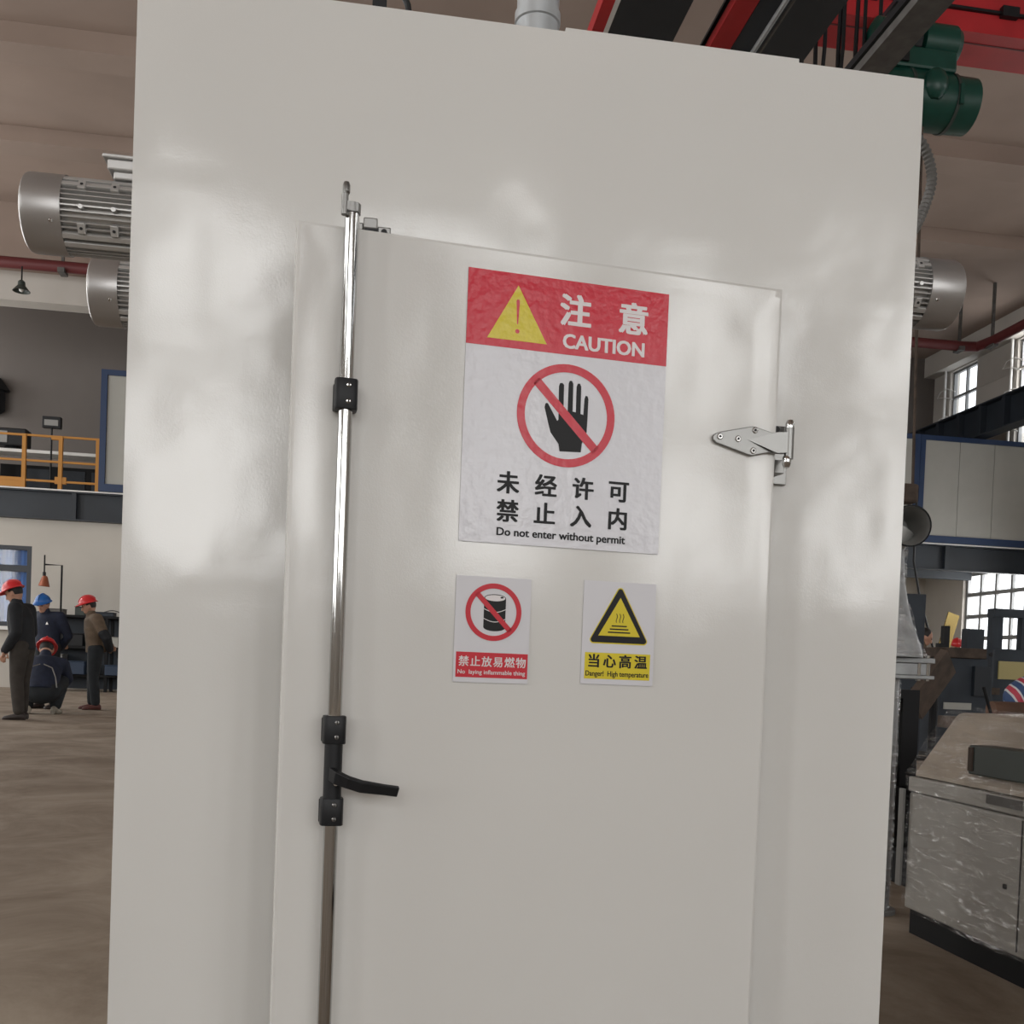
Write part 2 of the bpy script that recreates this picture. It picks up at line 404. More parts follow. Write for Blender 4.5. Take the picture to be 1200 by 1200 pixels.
# things on the mezzanine
t = thing('work_light', 'dark floodlight on a thin post behind the yellow railing', 'floodlight', (-7.12, 23.05, 4.341))
b = MB(); b.cyl((0, 0, 0), (0, 0, 1.6), .022, n=8); b.cyl((0, 0, 0), (0, 0, .03), .1, n=16); b.build('post', M['black'], t)
b = MB(); b.box(-.2, .2, -.05, .09, 1.58, 1.84); b.build('lamp_head', M['black'], t, bevel=.01)
b = MB(); b.box(-.15, .15, -.062, -.051, 1.63, 1.76); b.build('lens', M['lampgrey'], t)
t = thing('long_table', 'long pale topped table behind the yellow railing', 'table', (-7.6, 23.5, 4.341))
b = MB(); b.box(-1.2, 1.55, -.3, .3, 1.02, 1.09); b.build('table_top', M['whiteedge'], t)
for x in (-1.1, 1.4): b = MB(); b.box(x, x+.06, -.25, .25, 0, 1.02); b.build('leg', M['black'], t)
t = thing('dark_cabinet', 'low dark cabinet standing under the long mezzanine table', 'cabinet', (-7.0, 24.2, 4.341))
b = MB(); b.box(-1.5, 1.0, -.25, .25, 0, .86); b.build('body', M['blacksteel'], t)
for x in (-.9, -.1, .55): b = MB(); b.box(x, x+.5, -.27, -.251, .1, .78); b.build('door', M['slate'], t)
t = thing('monitor', 'dark box monitor standing on the mezzanine table', 'monitor', (-8.12, 23.55, 5.431))
b = MB(); b.box(-.36, .36, -.2, .2, .1, .5); b.box(-.15, .15, -.1, .1, 0, .1); b.build('casing', M['black'], t, bevel=.03)
b = MB(); b.box(-.27, -.05, -.215, -.2, .16, .42); b.build('screen', M['lampgrey'], t)
t = thing('wall_lantern', 'dark pointed lantern at the left frame edge above the railing', 'lamp', (-9.62, 26.85, 6.95))
b = MB(); b.lathe([(.02, 1.0), (.12, .95), (.36, .62), (.24, .6), (.24, .1), (.1, 0)], n=6); b.build('lantern_body', M['black'], t)
b = MB(); b.box(-.05, .05, .1, .15, .3, .7); b.cyl((0, .2, .5), (0, .15, .5), .05); b.build('wall_arm', M['black'], t)

# red pipe under the ceiling
t = thing('sprinkler_pipe', 'dark red sprinkler pipe bending along the far side below the ceiling', 'pipe', (0, 21.7, 9.1))
b = MB(); b.tube([(-13.9, 0, -.02), (14.4, 0, .09), (14.75, -.05, .10), (14.85, -.5, .11), (14.85, -12, .16)], .12, 12); b.build('pipe', M['redpipe'], t, smooth=SM)
for x, y in ((-6.6, 0), (-.5, 0), (7, 0), (14.3, 0), (14.85, -.5), (14.85, -4)):
    zt = ZC-9.1
    b = MB(); b.box(x-.03, x+.03, y-.03, y+.03, .1, zt); b.box(x-.07, x+.07, y-.15, y+.15, -.05, -.15 if x < 0 else .05); b.build('hanger', M['greysteel'], t)
t = thing('ceiling_lamp', 'small dark dome lamp hung under the ring beam at the far left', 'lamp', (-7.30, 21.3, 8.38)); t.scale = (.55, .55, .55)
b = MB(); b.lathe([(.07, .42), (.13, .36), (.14, .22), (.32, .0), (.30, .0), (.1, .2)], n=20); b.build('shade', M['darkgreen'], t, smooth=SM)
b = MB(); b.ell((0, 0, .1), (.1, .1, .12)); b.build('bulb', M['whiteedge'], t, smooth=SM)
b = MB(); b.cyl((0, 0, .4), (0, 0, .95), .03, n=6); b.build('cord', M['black'], t)

# runway beam on the right, crane, roof beams
t = thing('runway_beam', 'dark blue crane runway beam with web stiffeners along the right wall', 'beam', (15.3, 5.5, 7.12))
b = MB(); b.box(-.02, .02, -21, 21, .03, .75); b.box(-.2, .2, -21, 21, 0, .03); b.box(-.2, .2, -21, 21, .75, .79); b.build('web', M['steelblue'], t)
q = MB(); q.box(-.18, -.02, -.06, .06, .03, .75); o = q.build('stiffener', M['steelblue'], t, loc=(0, 20.3, 0))
for k in range(1, 14): link('stiffener', o.data, t, loc=(0, 20.3-.95*k, 0))
for y in (-15, -7, 1, 9, 17):
    b = MB(); b.box(.1, 1.5, y-.1, y+.1, -.25, -.001); b.build('bracket', M['steelblue'], t)

GB = 8.08
t = thing('crane_girder', 'red overhead crane girder crossing under the ceiling at the upper right', 'crane', (5, 9.15, GB))
b = MB(); b.box(-.75, 10.2, -.30, .30, 0, 1.1); b.build('box_girder', M['red'], t)
b = MB(); b.box(-.75, 10.2, -.30, .30, -.012, 0); b.box(-.75, 10.2, -.36, .36, 1.1, 1.13); b.build('flange', M['red'], t)
b = MB(); b.box(-.75, 10.2, -.307, -.30, .42, .44); b.box(-.75, 10.2, -.12, -.1, -.018, -.012); b.build('weld_line', M['redpipe'], t)
b = MB(); b.box(-.75, 10.2, -.34, -.301, .2, .23); b.build('cable_rail', M['black'], t)
for x in (1.85, .2): b = MB(); b.box(x-.1, x+.1, -.37, -.301, .17, .28); b.build('rail_clip', M['black'], t)
b = MB(); b.box(9.9, 10.5, -.9, .9, -.165, .3); b.build('end_carriage', M['beamdark'], t)

# hoist hung in front of the girder
t = thing('electric_hoist', 'green electric chain hoist under the red crane girder', 'hoist', (5.52, 8.35, 6.58))
b = MB(); b.lathe([(.2, .63), (.27, .6), (.28, .1), (.28, -.2), (.26, -.45), (.2, -.5)], (0, 0, .36), (1, 0, 0), 28); b.build('motor_drum', M['green'], t, smooth=SM)
for xb in (.33, -.16): b = MB(); b.lathe([(.287, xb), (.287, xb+.035)], (0, 0, .36), (1, 0, 0), 28); b.build('drum_band', M['darkgreen'], t, smooth=SM)
b = MB(); b.box(-.42, .35, -.2, .25, .58, .8); b.build('gear_case', M['green'], t, bevel=.03)
b = MB(); b.lathe([(.12, .0), (.2, .04), (.2, .4), (.16, .46), (.08, .48)], (-.03, 0, .95), (1, 0, 0), 22); b.build('trolley_motor', M['green'], t, smooth=SM)
b = MB(); b.lathe([(.14, -.5), (.22, -.46), (.22, -.1), (.2, -.05)], (-.03, 0, .92), (1, 0, 0), 22); b.build('gear_drum', M['green'], t, smooth=SM)
b = MB(); b.lathe([(.225, -.1), (.225, -.02)], (-.03, 0, .93), (1, 0, 0), 22); b.build('black_band', M['black'], t)
b = MB(); b.box(-.3, -.2, -.23, -.201, .62, .77); b.build('side_box', M['black'], t)
b = MB(); b.box(-.1, .06, .1, .3, .8, 1.47); b.box(-.2, .2, .1, .75, 1.42, 1.47); b.build('hanger_plate', M['beamdark'], t)
b = MB(); b.ell((.08, -.26, .4), (.13, .1, .16)); b.box(.34, .38, -.3, -.27, .22, .42); b.build('brake_box', M['green'], t, smooth=SM)
t = thing('crane_hook', 'brown hook block hanging on a thin wire rope right of the oven', 'hook', (5.63, 8.3, 2.55))
b = MB(); b.cyl((.05, 0, .4), (-.04, 0, 4.1), .017, n=6); b.cyl((-.2, 0, .4), (-.1, 0, 4.1), .017, n=6); b.build('wire_rope', M['rust'], t)
b = MB(); b.box(-.28, .08, -.09, .09, .2, .4); b.build('pulley_block', M['rust'], t, bevel=.03)
b = MB(); b.tube([(-.1, 0, .2), (-.1, 0, .1), (-.17, 0, .02), (-.13, 0, -.08), (-.04, 0, -.06), (-.02, 0, .02)], .03, 8); b.build('hook', M['rust'], t, smooth=SM)

def roofbeam(name, label, x0, x1, z0, z1, m):
    t = thing(name, label, 'beam', ((x0+x1)/2, 3.1, z0)); hw = (x1-x0)/2; h = z1-z0
    b = MB(); b.box(-.06, hw, -19.1, 19.1, 0, h); b.build('web', m, t)
    b = MB(); b.box(-hw, hw, -19.1, 19.1, -.03, -.001); b.build('bottom_flange', m, t)
    b = MB(); b.box(-hw, hw, -19.1, 19.1, h+.001, h+.03); b.build('top_flange', m, t)
    return t
zb = 6.35; k = (zb-.87)/(7.7-.87)
t = roofbeam('roof_beam', 'black steel beam with a thin red edge above the middle of the oven', 2.39*k, 3.1*k, zb, zb+.5, M['beamdark'])
b = MB(); b.box(-.33, -.2895, -19.1, 19.1, -.03, .12); b.build('white_edge', M['whiteedge'], t)
b = MB(); b.box(-.43, -.331, -19.1, 19.1, -.03, .1); b.build('red_edge', M['red'], t)
t = roofbeam('roof_beam', 'black steel beam with a wide red side above the right half of the oven', 3.75*k, 4.6*k, zb, zb+.5, M['beamdark'])
b = MB(); b.box(-.53, -.345, -19.1, 19.1, -.03, .06); b.build('red_side', M['red'], t)
b = MB(); b.tube([(-.18, -14, -.1), (-.18, 5.1, -.1)], .022, 8); b.cyl((-.18, 4.86, -.1), (-.18, 5.1, -.1), .035, n=8); b.build('conduit', M['galv'], t)
b = MB(); b.cyl((-.12, -14, -.1), (-.12, 18, -.1), .014, n=6); b.build('cable', M['greysteel'], t)
t = thing('square_beam', 'bare grey square steel beam slanting above the upper right oven corner', 'beam', (3.31, 3.1, 5.0))
b = MB(); b.box(-.105, .105, -19.1, 19.1, 0, .06); b.build('steel_tube', M['greysteel'], t)
b = MB(); b.box(-.13, .0, -19.1, 19.1, .0601, .11); b.build('top_strip', M['black'], t)
# festoon cables
for i, (x, wd, dz) in enumerate(((4.18, .13, .0), (4.42, .12, .1), (4.60, .14, .05), (4.84, .13, .12), (5.02, .12, .02))):
    n = 18; pts = [(wd*math.cos(PI+PI*j/n), .03*math.sin(j), 0-1.5*math.sin(PI*j/n)**.55-dz*.5) for j in range(n+1)]
    b = MB(); b.tube(pts, .022, 6)
    o = b.build('festoon_cable', M['black'], loc=(x, 8.45, 8.03), smooth=SM)
    tag(o, ['black cable loop hanging beside the dark beam, leftmost of the loops', 'black hanging cable loop, second from the left of the loops', 'black hanging cable loop, middle one of the loops', 'black hanging cable loop, fourth from the left of the loops', 'black cable loop hanging nearest the green hoist'][i], 'cable', 'cable loops under the crane')
t = thing('ceiling_light', 'small round grey light under the ceiling right of the hoist', 'lamp', (8.6, 11.6, ZC-.16))
b = MB(); b.lathe([(.2, 0), (.28, .05), (.28, .1), (.12, .16)], n=20); b.build('housing', M['lampgrey'], t, smooth=SM)
b = MB(); b.lathe([(.15, -.03), (.19, 0)], n=20); b.build('diffuser', M['galv'], t, smooth=SM)

# ================================================================== THE OVEN
X0, X1, ZT, YD = -.39, .973, 1.962, 1.74
AL = .1018; HX, HY = .6973, -.0656
W = X1-X0
oven = thing('industrial_oven', 'tall cream white sheet metal industrial oven with a hinged front door', 'oven', (X0, 0, 0))
def hsh(i, j, s): return math.sin(i*12.9898+j*78.233+s*37.7)*43758.5453 % 1
def vnoise(x, y, s=0):
    i, j = math.floor(x), math.floor(y); fx, fy = x-i, y-j; fx = fx*fx*(3-2*fx); fy = fy*fy*(3-2*fy)
    a, b_, c, d = hsh(i, j, s), hsh(i+1, j, s), hsh(i, j+1, s), hsh(i+1, j+1, s)
    return a+(b_-a)*fx+(c-a)*fy+(a-b_-c+d)*fx*fy-.5
def wob(x, z, s, amp):
    return amp*(vnoise(x*4.2, z*3.2, s)+.35*vnoise(x*9.5, z*8, s+1)+.08*vnoise(x*30, z*30, s+2))
def oven_front(u, v):
    x, z = u*W, .03+v*(ZT-.03); e = min(1, min(u, 1-u)/.03, min(v, 1-v)/.02)
    y = wob(x, z, 3, .0058)*e
    if x > 1.09 and u < 1: y -= .0012*math.exp(-((z-1.545)/.004)**2)*e
    return (x, y, z)
b = MB(); b.grid(oven_front, 110, 150)
r = .004
P = [(0, 0), (W, 0), (W, YD), (0, YD)]
for (xa, ya), (xb, yb) in zip(P[1:], P[2:]+P[:1]): b.face([b.bm.verts.new(c) for c in ((xa, ya, .03), (xb, yb, .03), (xb, yb, ZT), (xa, ya, ZT))])
for z in (.03, ZT): b.face([b.bm.verts.new((x, y, z)) for x, y in P])
b.build('body', M['paint'], oven, smooth=.7, recalc=True, weld=True)
b = MB(); b.box(.702, 1.124, .0, .25, ZT+.0, ZT+.0065); b.build('top_flashing', M['paint'], oven)
b = MB(); b.box(.02, W-.02, .02, YD-.02, 0, .03); b.build('base_frame', M['blacksteel'], oven)
b = MB(); b.lathe([(.04, 0), (.04, .128), (.0435, .13), (.0435, .148), (.04, .15), (.04, .195), (.044, .197), (.044, .208), (.036, .208), (.036, .1)], (.6825, .2, ZT), n=36); b.build('vent_stub', M['galv'], oven, smooth=SM, label='galvanised round vent stub on the roof')
b = MB(); b.box(.372, .398, .17, .23, ZT, ZT+.13); b.tube([(.40+.04*math.cos(a), .2, ZT+.115+.05*math.sin(a)) for a in [(-1.6+3.3*i/10) for i in range(11)]], .006, 8); b.build('lifting_lug', M['black'], oven, smooth=SM)

# door (own axis at the hinge, ajar towards the camera)
DW, DZ0, DZ1, DT = .818, .12, 1.5375, .05
dl = (HX-X0, HY, 0)
def DP(x, y, z):
    """door coordinates (x from the hinge, y out of the face is negative) to world"""
    c, s_ = math.cos(AL), math.sin(AL); return Vector((HX+c*x-s_*y, HY+s_*x+c*y, z))
def door_front(u, v):
    x, z = -DW+.006+u*(DW-.012), DZ0+.006+v*(DZ1-DZ0-.012); e = min(1, min(u, 1-u)/.05, min(v, 1-v)/.04)
    d = lambda v_, lo_, hi_: max(0, min(1, min(v_-lo_, hi_-v_)/.06))
    e *= 1-.8*d(x, -.61, -.15)*d(z, .79, 1.56)
    return (x, wob(x+3, z, 9, .0038)*e+.0004*min(1, e*9), z)
b = MB(); b.grid(door_front, 80, 120)
def ringpts(x0, x1, z0, z1, y): return [(x0, y, z0), (x1, y, z0), (x1, y, z1), (x0, y, z1)]
R1 = ringpts(-DW+.006, -.006, DZ0+.006, DZ1-.006, 0); R2 = ringpts(-DW+.0018, -.0018, DZ0+.0018, DZ1-.0018, .0018); R3 = ringpts(-DW, 0, DZ0, DZ1, .006); R4 = ringpts(-DW, 0, DZ0, DZ1, DT)
for A, B in ((R1, R2), (R2, R3), (R3, R4)):
    for i in range(4): b.face([b.bm.verts.new(c) for c in (A[i], A[(i+1) % 4], B[(i+1) % 4], B[i])])
b.face([b.bm.verts.new(c) for c in R4])
b.build('door', M['paint'], oven, smooth=.75, loc=dl, rotz=AL, weld=True, label='cream white hinged door standing slightly ajar')

# latch rod with clamps, sleeve, lever and cam
LX, LY, RR = -.7375, -.024, .0108
b = MB(); b.cyl((LX, LY, .16), (LX, LY, 1.552), RR, n=32); rod = b.build('latch_rod', M['chrome'], oven, smooth=SM, loc=dl, rotz=AL, label='polished steel latch rod')
b = MB(); b.cyl((LX, LY, .6585), (LX, LY, .743), .0138, n=28); b.build('lever_sleeve', M['black'], rod, smooth=SM, label='black sleeve')
b = MB()
b.tube([(LX-.003, LY-.010, .698), (LX+.004, LY-.028, .694), (LX+.020, LY-.034, .688), (LX+.040, LY-.036, .682), (LX+.075, LY-.033, .677), (LX+.097, LY-.03, .674)], [.0115, .0115, .0105, .0105, .0092, .0092], 4, flat=(.62, 1.25), hint=(0, 0, 1))
b.build('lever_handle', M['black'], rod, bevel=.0015, label='black cranked lever handle')
b = MB(); b.cyl((LX+.004, LY-.0145, .683), (LX+.004, LY-.011, .683), .0035, n=12); b.build('grub_screw', M['chrome'], rod, smooth=SM)
b = MB(); b.cyl((LX, LY, 1.546), (LX, LY, 1.560), .0128, n=24)
b.box(LX-.016, LX+.008, LY-.012, LY-.002, 1.547, 1.560)
b.cyl((LX-.012, LY-.008, 1.540), (LX-.012, LY-.008, 1.571), .0052, n=16); b.cyl((LX-.0115, LY-.008, 1.571), (LX-.0105, LY-.008, 1.574), .0045, .0056, n=16)
b.lathe([(.0056, 1.574), (.0056, 1.584), (.004, 1.5885), (.001, 1.5895)], (LX-.0105, LY-.008, 0), n=16); b.build('cam_hook', M['cast'], rod, smooth=SM, label='cast cam hook at the rod top')
def clamp(z0, z1, srx):
    b = MB(); pr = [(LX+(.0185)*math.cos(a)*(1 if abs(math.cos(a)) < .9 else 1), LY+.0165*math.sin(a)) for a in [2*PI*i/28 for i in range(28)]]
    pr = []
    for i in range(24):
        a = 2*PI*i/24; c, s_ = math.cos(a), math.sin(a); q = (abs(c)**5+abs(s_)**5)**(-1/5)
        pr.append((LX+.0175*c*q, LY+.003+.0165*s_*q))
    b.slab(pr, z0, z1); c_ = b.build('rod_clamp', M['black'], oven, smooth=.4, loc=dl, rotz=AL, bevel=.0015, label='black plastic rod clamp with two screws')
    b = MB(); b.box(LX-.0182, LX+.0178, -.009, -.0005, z0+.002, z1-.004); b.build('clamp_base', M['black'], c_, bevel=.0015)
    for f in (.25, .77):
        z = z0+(z1-z0)*f
        b = MB(); b.lathe([(.0036, 0), (.0036, .0012), (.0026, .0022), (.0005, .0026)], (LX+.003, LY-.0128, z), (0, -1, 0), 14); b.build('screw', M['chrome' if srx else 'cast'], c_, smooth=SM)
        b = MB(); b.box(LX+.0022, LX+.0038, LY-.0158, LY-.0146, z-.003, z+.003); b.build('screw_slot', M['dark'], c_)
clamp(1.2505, 1.297, 1); clamp(.743, .786, 0); clamp(.618, .660, 0)
# keeper on the body above the door
b = MB(); b.box(.372, .395, -.040, -.004, 1.579, 1.597); b.box(.36, .372, -.034, -.004, 1.577, 1.590); b.box(.395, .417, -.030, -.004, 1.573, 1.588)
kp = b.build('latch_keeper', M['cast'], oven, bevel=.002, label='steel latch keeper bolted above the door')
b = MB(); b.box(.374, .397, -.042, -.030, 1.566, 1.5785); b.build('keeper_slot', M['black'], kp)
b = MB(); b.cyl((.406, -.034, 1.578), (.406, -.026, 1.578), .005, n=14); b.build('screw', M['dark'], kp)

# strap hinge
def hp(zx, zy):
    return (-.118+(zx-188)*.0001796, 1.296-((zy-.088*(zx-600))-326)*.000167)
o_ = [(165, 438), (172, 410), (195, 392), (240, 378), (545, 322), (575, 318), (605, 326), (770, 378), (860, 386), (925, 390), (925, 595), (820, 595), (740, 588), (630, 606), (575, 620), (540, 610), (200, 490), (172, 462)]
b = MB(); b.prism([hp(*q) for q in o_], -.0065, -.0004)
hg = b.build('hinge', M['cast'], oven, loc=dl, rotz=AL, bevel=.0012, label='satin steel strap hinge with pointed leaf')
b = MB(); pts = [(520, 458), (790, 388), (935, 386), (935, 596), (815, 597)]; A = [hp(*q) for q in pts]
va = [b.bm.verts.new((x, -.0066, z)) for x, z in A]; hh = [.0068, .014, .018, .018, .014]; vb = [b.bm.verts.new((x, -h, z)) for (x, z), h in zip(A, hh)]
b.face(va); b.face(vb)
for i in range(5): b.face((va[i], va[(i+1) % 5], vb[(i+1) % 5], vb[i]))
b.build('strap_arm', M['cast'], hg, bevel=.0008)
for zx, zy in ((235, 428), (422, 450), (593, 360), (583, 568)):
    x, z = hp(zx, zy)
    b = MB(); b.lathe([(.0054, 0), (.0054, .001), (.0042, .0018)], (x, -.0064, z), (0, -1, 0), 18); b.build('screw', M['chrome'], hg, smooth=SM)
    b = MB(); b.cyl((x, -.0082, z), (x, -.0088, z), .0021, n=6); b.build('screw_socket', M['dark'], hg)
x, zt = hp(940, 268); _, zb_ = hp(900, 750)
b = MB(); b.cyl((x, -.012, zb_+.016), (x, -.012, zt-.012), .0078, n=18); b.build('hinge_barrel', M['cast'], hg, smooth=SM)
b = MB(); b.lathe([(.0062, 0), (.0076, .003), (.0076, .014), (.005, .020), (.001, .0215)], (x, -.012, zt-.019), n=18); b.build('pin_cap', M['chrome'], hg, smooth=SM)
b = MB(); b.lathe([(.0062, 0), (.0076, -.003), (.0076, -.013), (.005, -.019), (.001, -.0205)], (x-.003, -.012, zb_+.0205), n=18); b.build('pin_cap', M['chrome'], hg, smooth=SM)
b = MB()
xa, za = hp(783, 290); xb, zb2 = hp(885, 375); b.box(xa+.004, xb+.012, .004, .06, zb2, za)
xa, za = hp(768, 602); xb, zb2 = hp(895, 775); b.box(xa+.004, xb+.014, .012, .06, zb2, za-.004)
xa, za = hp(600, 270); xb, zb2 = hp(945, 845); b.box(-.03, xb+.032, .052, .0605, zb2, za)
b.build('hinge_base', M['cast'], hg, bevel=.0012)
for zx, zy in ((805, 330), (785, 720)):
    x, z = hp(zx, zy); b = MB(); b.cyl((x+.008, .05, z), (x+.008, .002 if zy < 500 else .010, z), .0052, n=14); b.build('screw', M['dark'], hg)

# fan motors on the side walls (parts of the oven; each built along +x, x=0 at the oven wall, then turned)
def motor(loc, flip, length, tb, sc=1., CL=.1):
    mrot = PI if flip else 0
    b = MB(); b.lathe([(.1, 0), (.1, .012), (.078, .02), (.078, length-CL), (.07, length-CL+.015)], d=(1, 0, 0), n=40)
    m = b.build('fan_motor', M['alu'], oven, smooth=.5, loc=loc, rotz=mrot, label='silver finned electric fan motor')
    b = MB()
    for k in range(44):
        a = 2*PI*k/44+.07; c, s_ = math.cos(a), math.sin(a)
        if abs(abs(a-PI)) < 0: continue
        h = .0155
        q = Vector((0, c, s_)); tq = Vector((0, -s_, c))*.0014
        x0_, x1_ = .02, length-CL+.002
        vs_ = []
        for xx in (x0_, x1_):
            for rr_, sg in ((.077, -1), (.077+h, -1), (.077+h, 1), (.077, 1)): vs_.append(b.bm.verts.new(Vector((xx, 0, 0))+q*rr_+tq*sg))
        for f in ((0, 1, 2, 3), (7, 6, 5, 4), (0, 4, 5, 1), (1, 5, 6, 2), (2, 6, 7, 3)): b.face([vs_[i] for i in f])
    b.build('cooling_fins', M['alu'], m, kind='stuff')
    Lc = length
    b = MB(); b.lathe([(.0935, Lc-CL), (.0955, Lc-CL), (.0955, Lc-.012), (.0925, Lc-.004), (.086, Lc), (.02, Lc), (.02, Lc-.002), (.085, Lc-.0035), (.091, Lc-.012)], d=(1, 0, 0), n=56); b.build('fan_cover', M['alucover'], m, smooth=.6)
    b = MB(); b.cyl((Lc-CL+.001, 0, 0), (Lc-CL+.006, 0, 0), .09, n=40); b.build('fan_shadow_gap', M['dark'], m)
    sy = 1 if flip else -1                                  # camera side of the turned motor
    for a in (.56, -.86):
        for tilt in (a,):
            b = MB()
            ang = (0 if sy > 0 else PI)
            for off in (0, .24):
                aa = ang+(tilt-(off if tilt < 0 else -off))*sy
                c, s_ = math.cos(aa), math.sin(aa); q = Vector((0, c, s_)); tq = Vector((0, -s_, c))
                vs_ = [b.bm.verts.new(Vector((xx, 0, 0))+q*rr_+tq*sg) for xx in (.02, Lc-CL) for rr_, sg in ((.078, -.0065), (.096, -.0065), (.096, .0065), (.078, .0065))]
                for f in ((0, 1, 2, 3), (7, 6, 5, 4), (0, 4, 5, 1), (1, 5, 6, 2), (2, 6, 7, 3)): b.face([vs_[i] for i in f])
            b.build('foot_rail', M['alu'], m, bevel=.0015)
    for a in (.5, -.62):
        for xx in (Lc-.132, Lc-.202, Lc-.29):
            if xx < .03: continue
            aa = (0 if sy > 0 else PI)+a*sy; q = Vector((0, math.cos(aa), math.sin(aa))); tq = Vector((0, -math.sin(aa), math.cos(aa)))
            b = MB(); vs_ = [b.bm.verts.new(Vector((xx+dx, 0, 0))+q*rr_+tq*sg) for dx in (-.0085, .0085) for rr_, sg in ((.08, -.013), (.1, -.013), (.1, .013), (.08, .013))]
            for f in ((0, 1, 2, 3), (7, 6, 5, 4), (0, 4, 5, 1), (1, 5, 6, 2), (2, 6, 7, 3), (3, 7, 4, 0)): b.face([vs_[i] for i in f])
            b.build('lug', M['alu'], m, bevel=.0018)
            b = MB(); b.cyl(Vector((xx, 0, 0))+q*.1002, Vector((xx, 0, 0))+q*.1012, .0036, n=12); b.build('lug_hole', M['dark'], m)
    for xx in (Lc-.132, Lc-.202):
        aa = (0 if sy > 0 else PI)-.1*sy; q = Vector((0, math.cos(aa), math.sin(aa)))
        b = MB(); b.cyl(Vector((xx, 0, 0))+q*.08, Vector((xx, 0, 0))+q*.097, .0055, n=12); b.build('fin_stud', M['alu'], m, smooth=SM)
    aa = (0 if sy > 0 else PI)-.5*sy; q = Vector((0, math.cos(aa), math.sin(aa)))
    b = MB(); b.lathe([(.0045, 0), (.0045, .002), (.002, .004)], Vector((Lc-CL+.02, 0, 0))+q*.095, q, 12); b.build('cover_screw', M['chrome'], m, smooth=SM)
    if tb:
        b = MB(); b.box(.03, length-.19, -.05, .05, .085, .105); b.box(.03, length-.178, -.06, .06, .104, .130); b.build('terminal_box', M['alu'], m, bevel=.004)
        b = MB(); b.box(.025, length-.168, -.066, .066, .1305, .14); b.build('terminal_box_lid', M['alu'], m, bevel=.003)
    m.scale = (1, sc, sc)
    return m
motor((0, .736, 1.858), True, .385, True, .9, .088)
motor((0, 1.416, 1.919), True, .413, False, 1, .085)
motor((W, .855, 1.925), False, .578, True, .95)
b = MB(); n = 70; ctrl = [(1.28, 1.2, 1.96), (1.30, 1.2, 2.2), (1.5, 1.2, 2.5), (1.8, 1.2, 2.585), (2.0, 1.2, 2.545), (2.07, 1.2, 2.43), (2.03, 1.18, 2.29), (1.93, 1.1, 2.16), (1.8, .95, 2.07), (1.62, .87, 2.04)]
def cr(P, t):
    s_ = t*(len(P)-1); i = min(int(s_), len(P)-2); f = s_-i
    p = [Vector(P[max(0, min(len(P)-1, i+k))]) for k in (-1, 0, 1, 2)]
    return .5*((2*p[1])+(-p[0]+p[2])*f+(2*p[0]-5*p[1]+4*p[2]-p[3])*f*f+(-p[0]+3*p[1]-3*p[2]+p[3])*f**3)
n = 170
b.tube([cr(ctrl, i/n) for i in range(n+1)], [.0165 if i % 2 else .0125 for i in range(n+1)], 12); b.build('flexible_conduit', M['greysteel'], oven, label='ribbed grey flexible conduit to the right hand motor')

# ================================================================== SIGNS ON THE DOOR
def text(name, body, cells, m, parent, y, ox, oz, bold=.0, fit=None):
    """flat print: one part per Chinese character (cells = x centre, z centre, em), one part per line of small letters (fit)"""
    for i, s_ in enumerate(body if fit is None else [body]):
        cu = bpy.data.curves.new('lettering_curve', 'FONT'); cu.body = s_; cu.resolution_u = 3
        o = bpy.data.objects.new('lettering_curve', cu); COL.objects.link(o)
        me = bpy.data.meshes.new_from_object(o.evaluated_get(bpy.context.evaluated_depsgraph_get()))
        bpy.data.objects.remove(o); bpy.data.curves.remove(cu)
        xs = [v.co.x for v in me.vertices]; ys = [v.co.y for v in me.vertices]
        bx = bmesh.new()
        for k, (du, dv) in enumerate(((0, 0), (1, 1), (1, -1), (-1, 1), (-1, -1), (1.2, 0), (-1.2, 0)) if bold else ((0, 0),)):
            m2 = me.copy()
            for v in m2.vertices:
                px, py = v.co.x+du*bold, v.co.y+dv*bold*.7
                if fit:
                    x0, x1, z0, z1 = fit; u = (px-min(xs)+bold)/(max(xs)-min(xs)+2*bold); q = (py-min(ys)+bold*.7)/(max(ys)-min(ys)+1.4*bold)
                    v.co = (x0+u*(x1-x0)-ox, y-k*1.5e-5, z0+q*(z1-z0)-oz)
                else:
                    cx, cz, em = cells[i]
                    v.co = (cx+(px-.5)*em-ox, y-k*1.5e-5, cz+(py-.37)*em-oz)
            bx.from_mesh(m2); bpy.data.meshes.remove(m2)
        bx.to_mesh(me); bx.free()
        me.name = name; me.materials.clear(); me.materials.append(m)
        link(name, me, parent, kind='stuff' if fit else None)

def sign_root(name, label, cx, zb):
    return thing(name, label, 'sign', DP(cx, -.0010, zb), AL)
def rrect(x0, x1, z0, z1): return [(x0, z0), (x1, z0), (x1, z1), (x0, z1)]
def bar(p, q, w_):
    p, q = Vector(p), Vector(q); d = (q-p).normalized(); n_ = Vector((-d.y, d.x))*w_/2
    return [tuple(p+n_), tuple(p-n_), tuple(q-n_), tuple(q+n_)]
E1, E2, E3, E4, E5 = -.0010, -.0013, -.0016, -.0019, -.0022
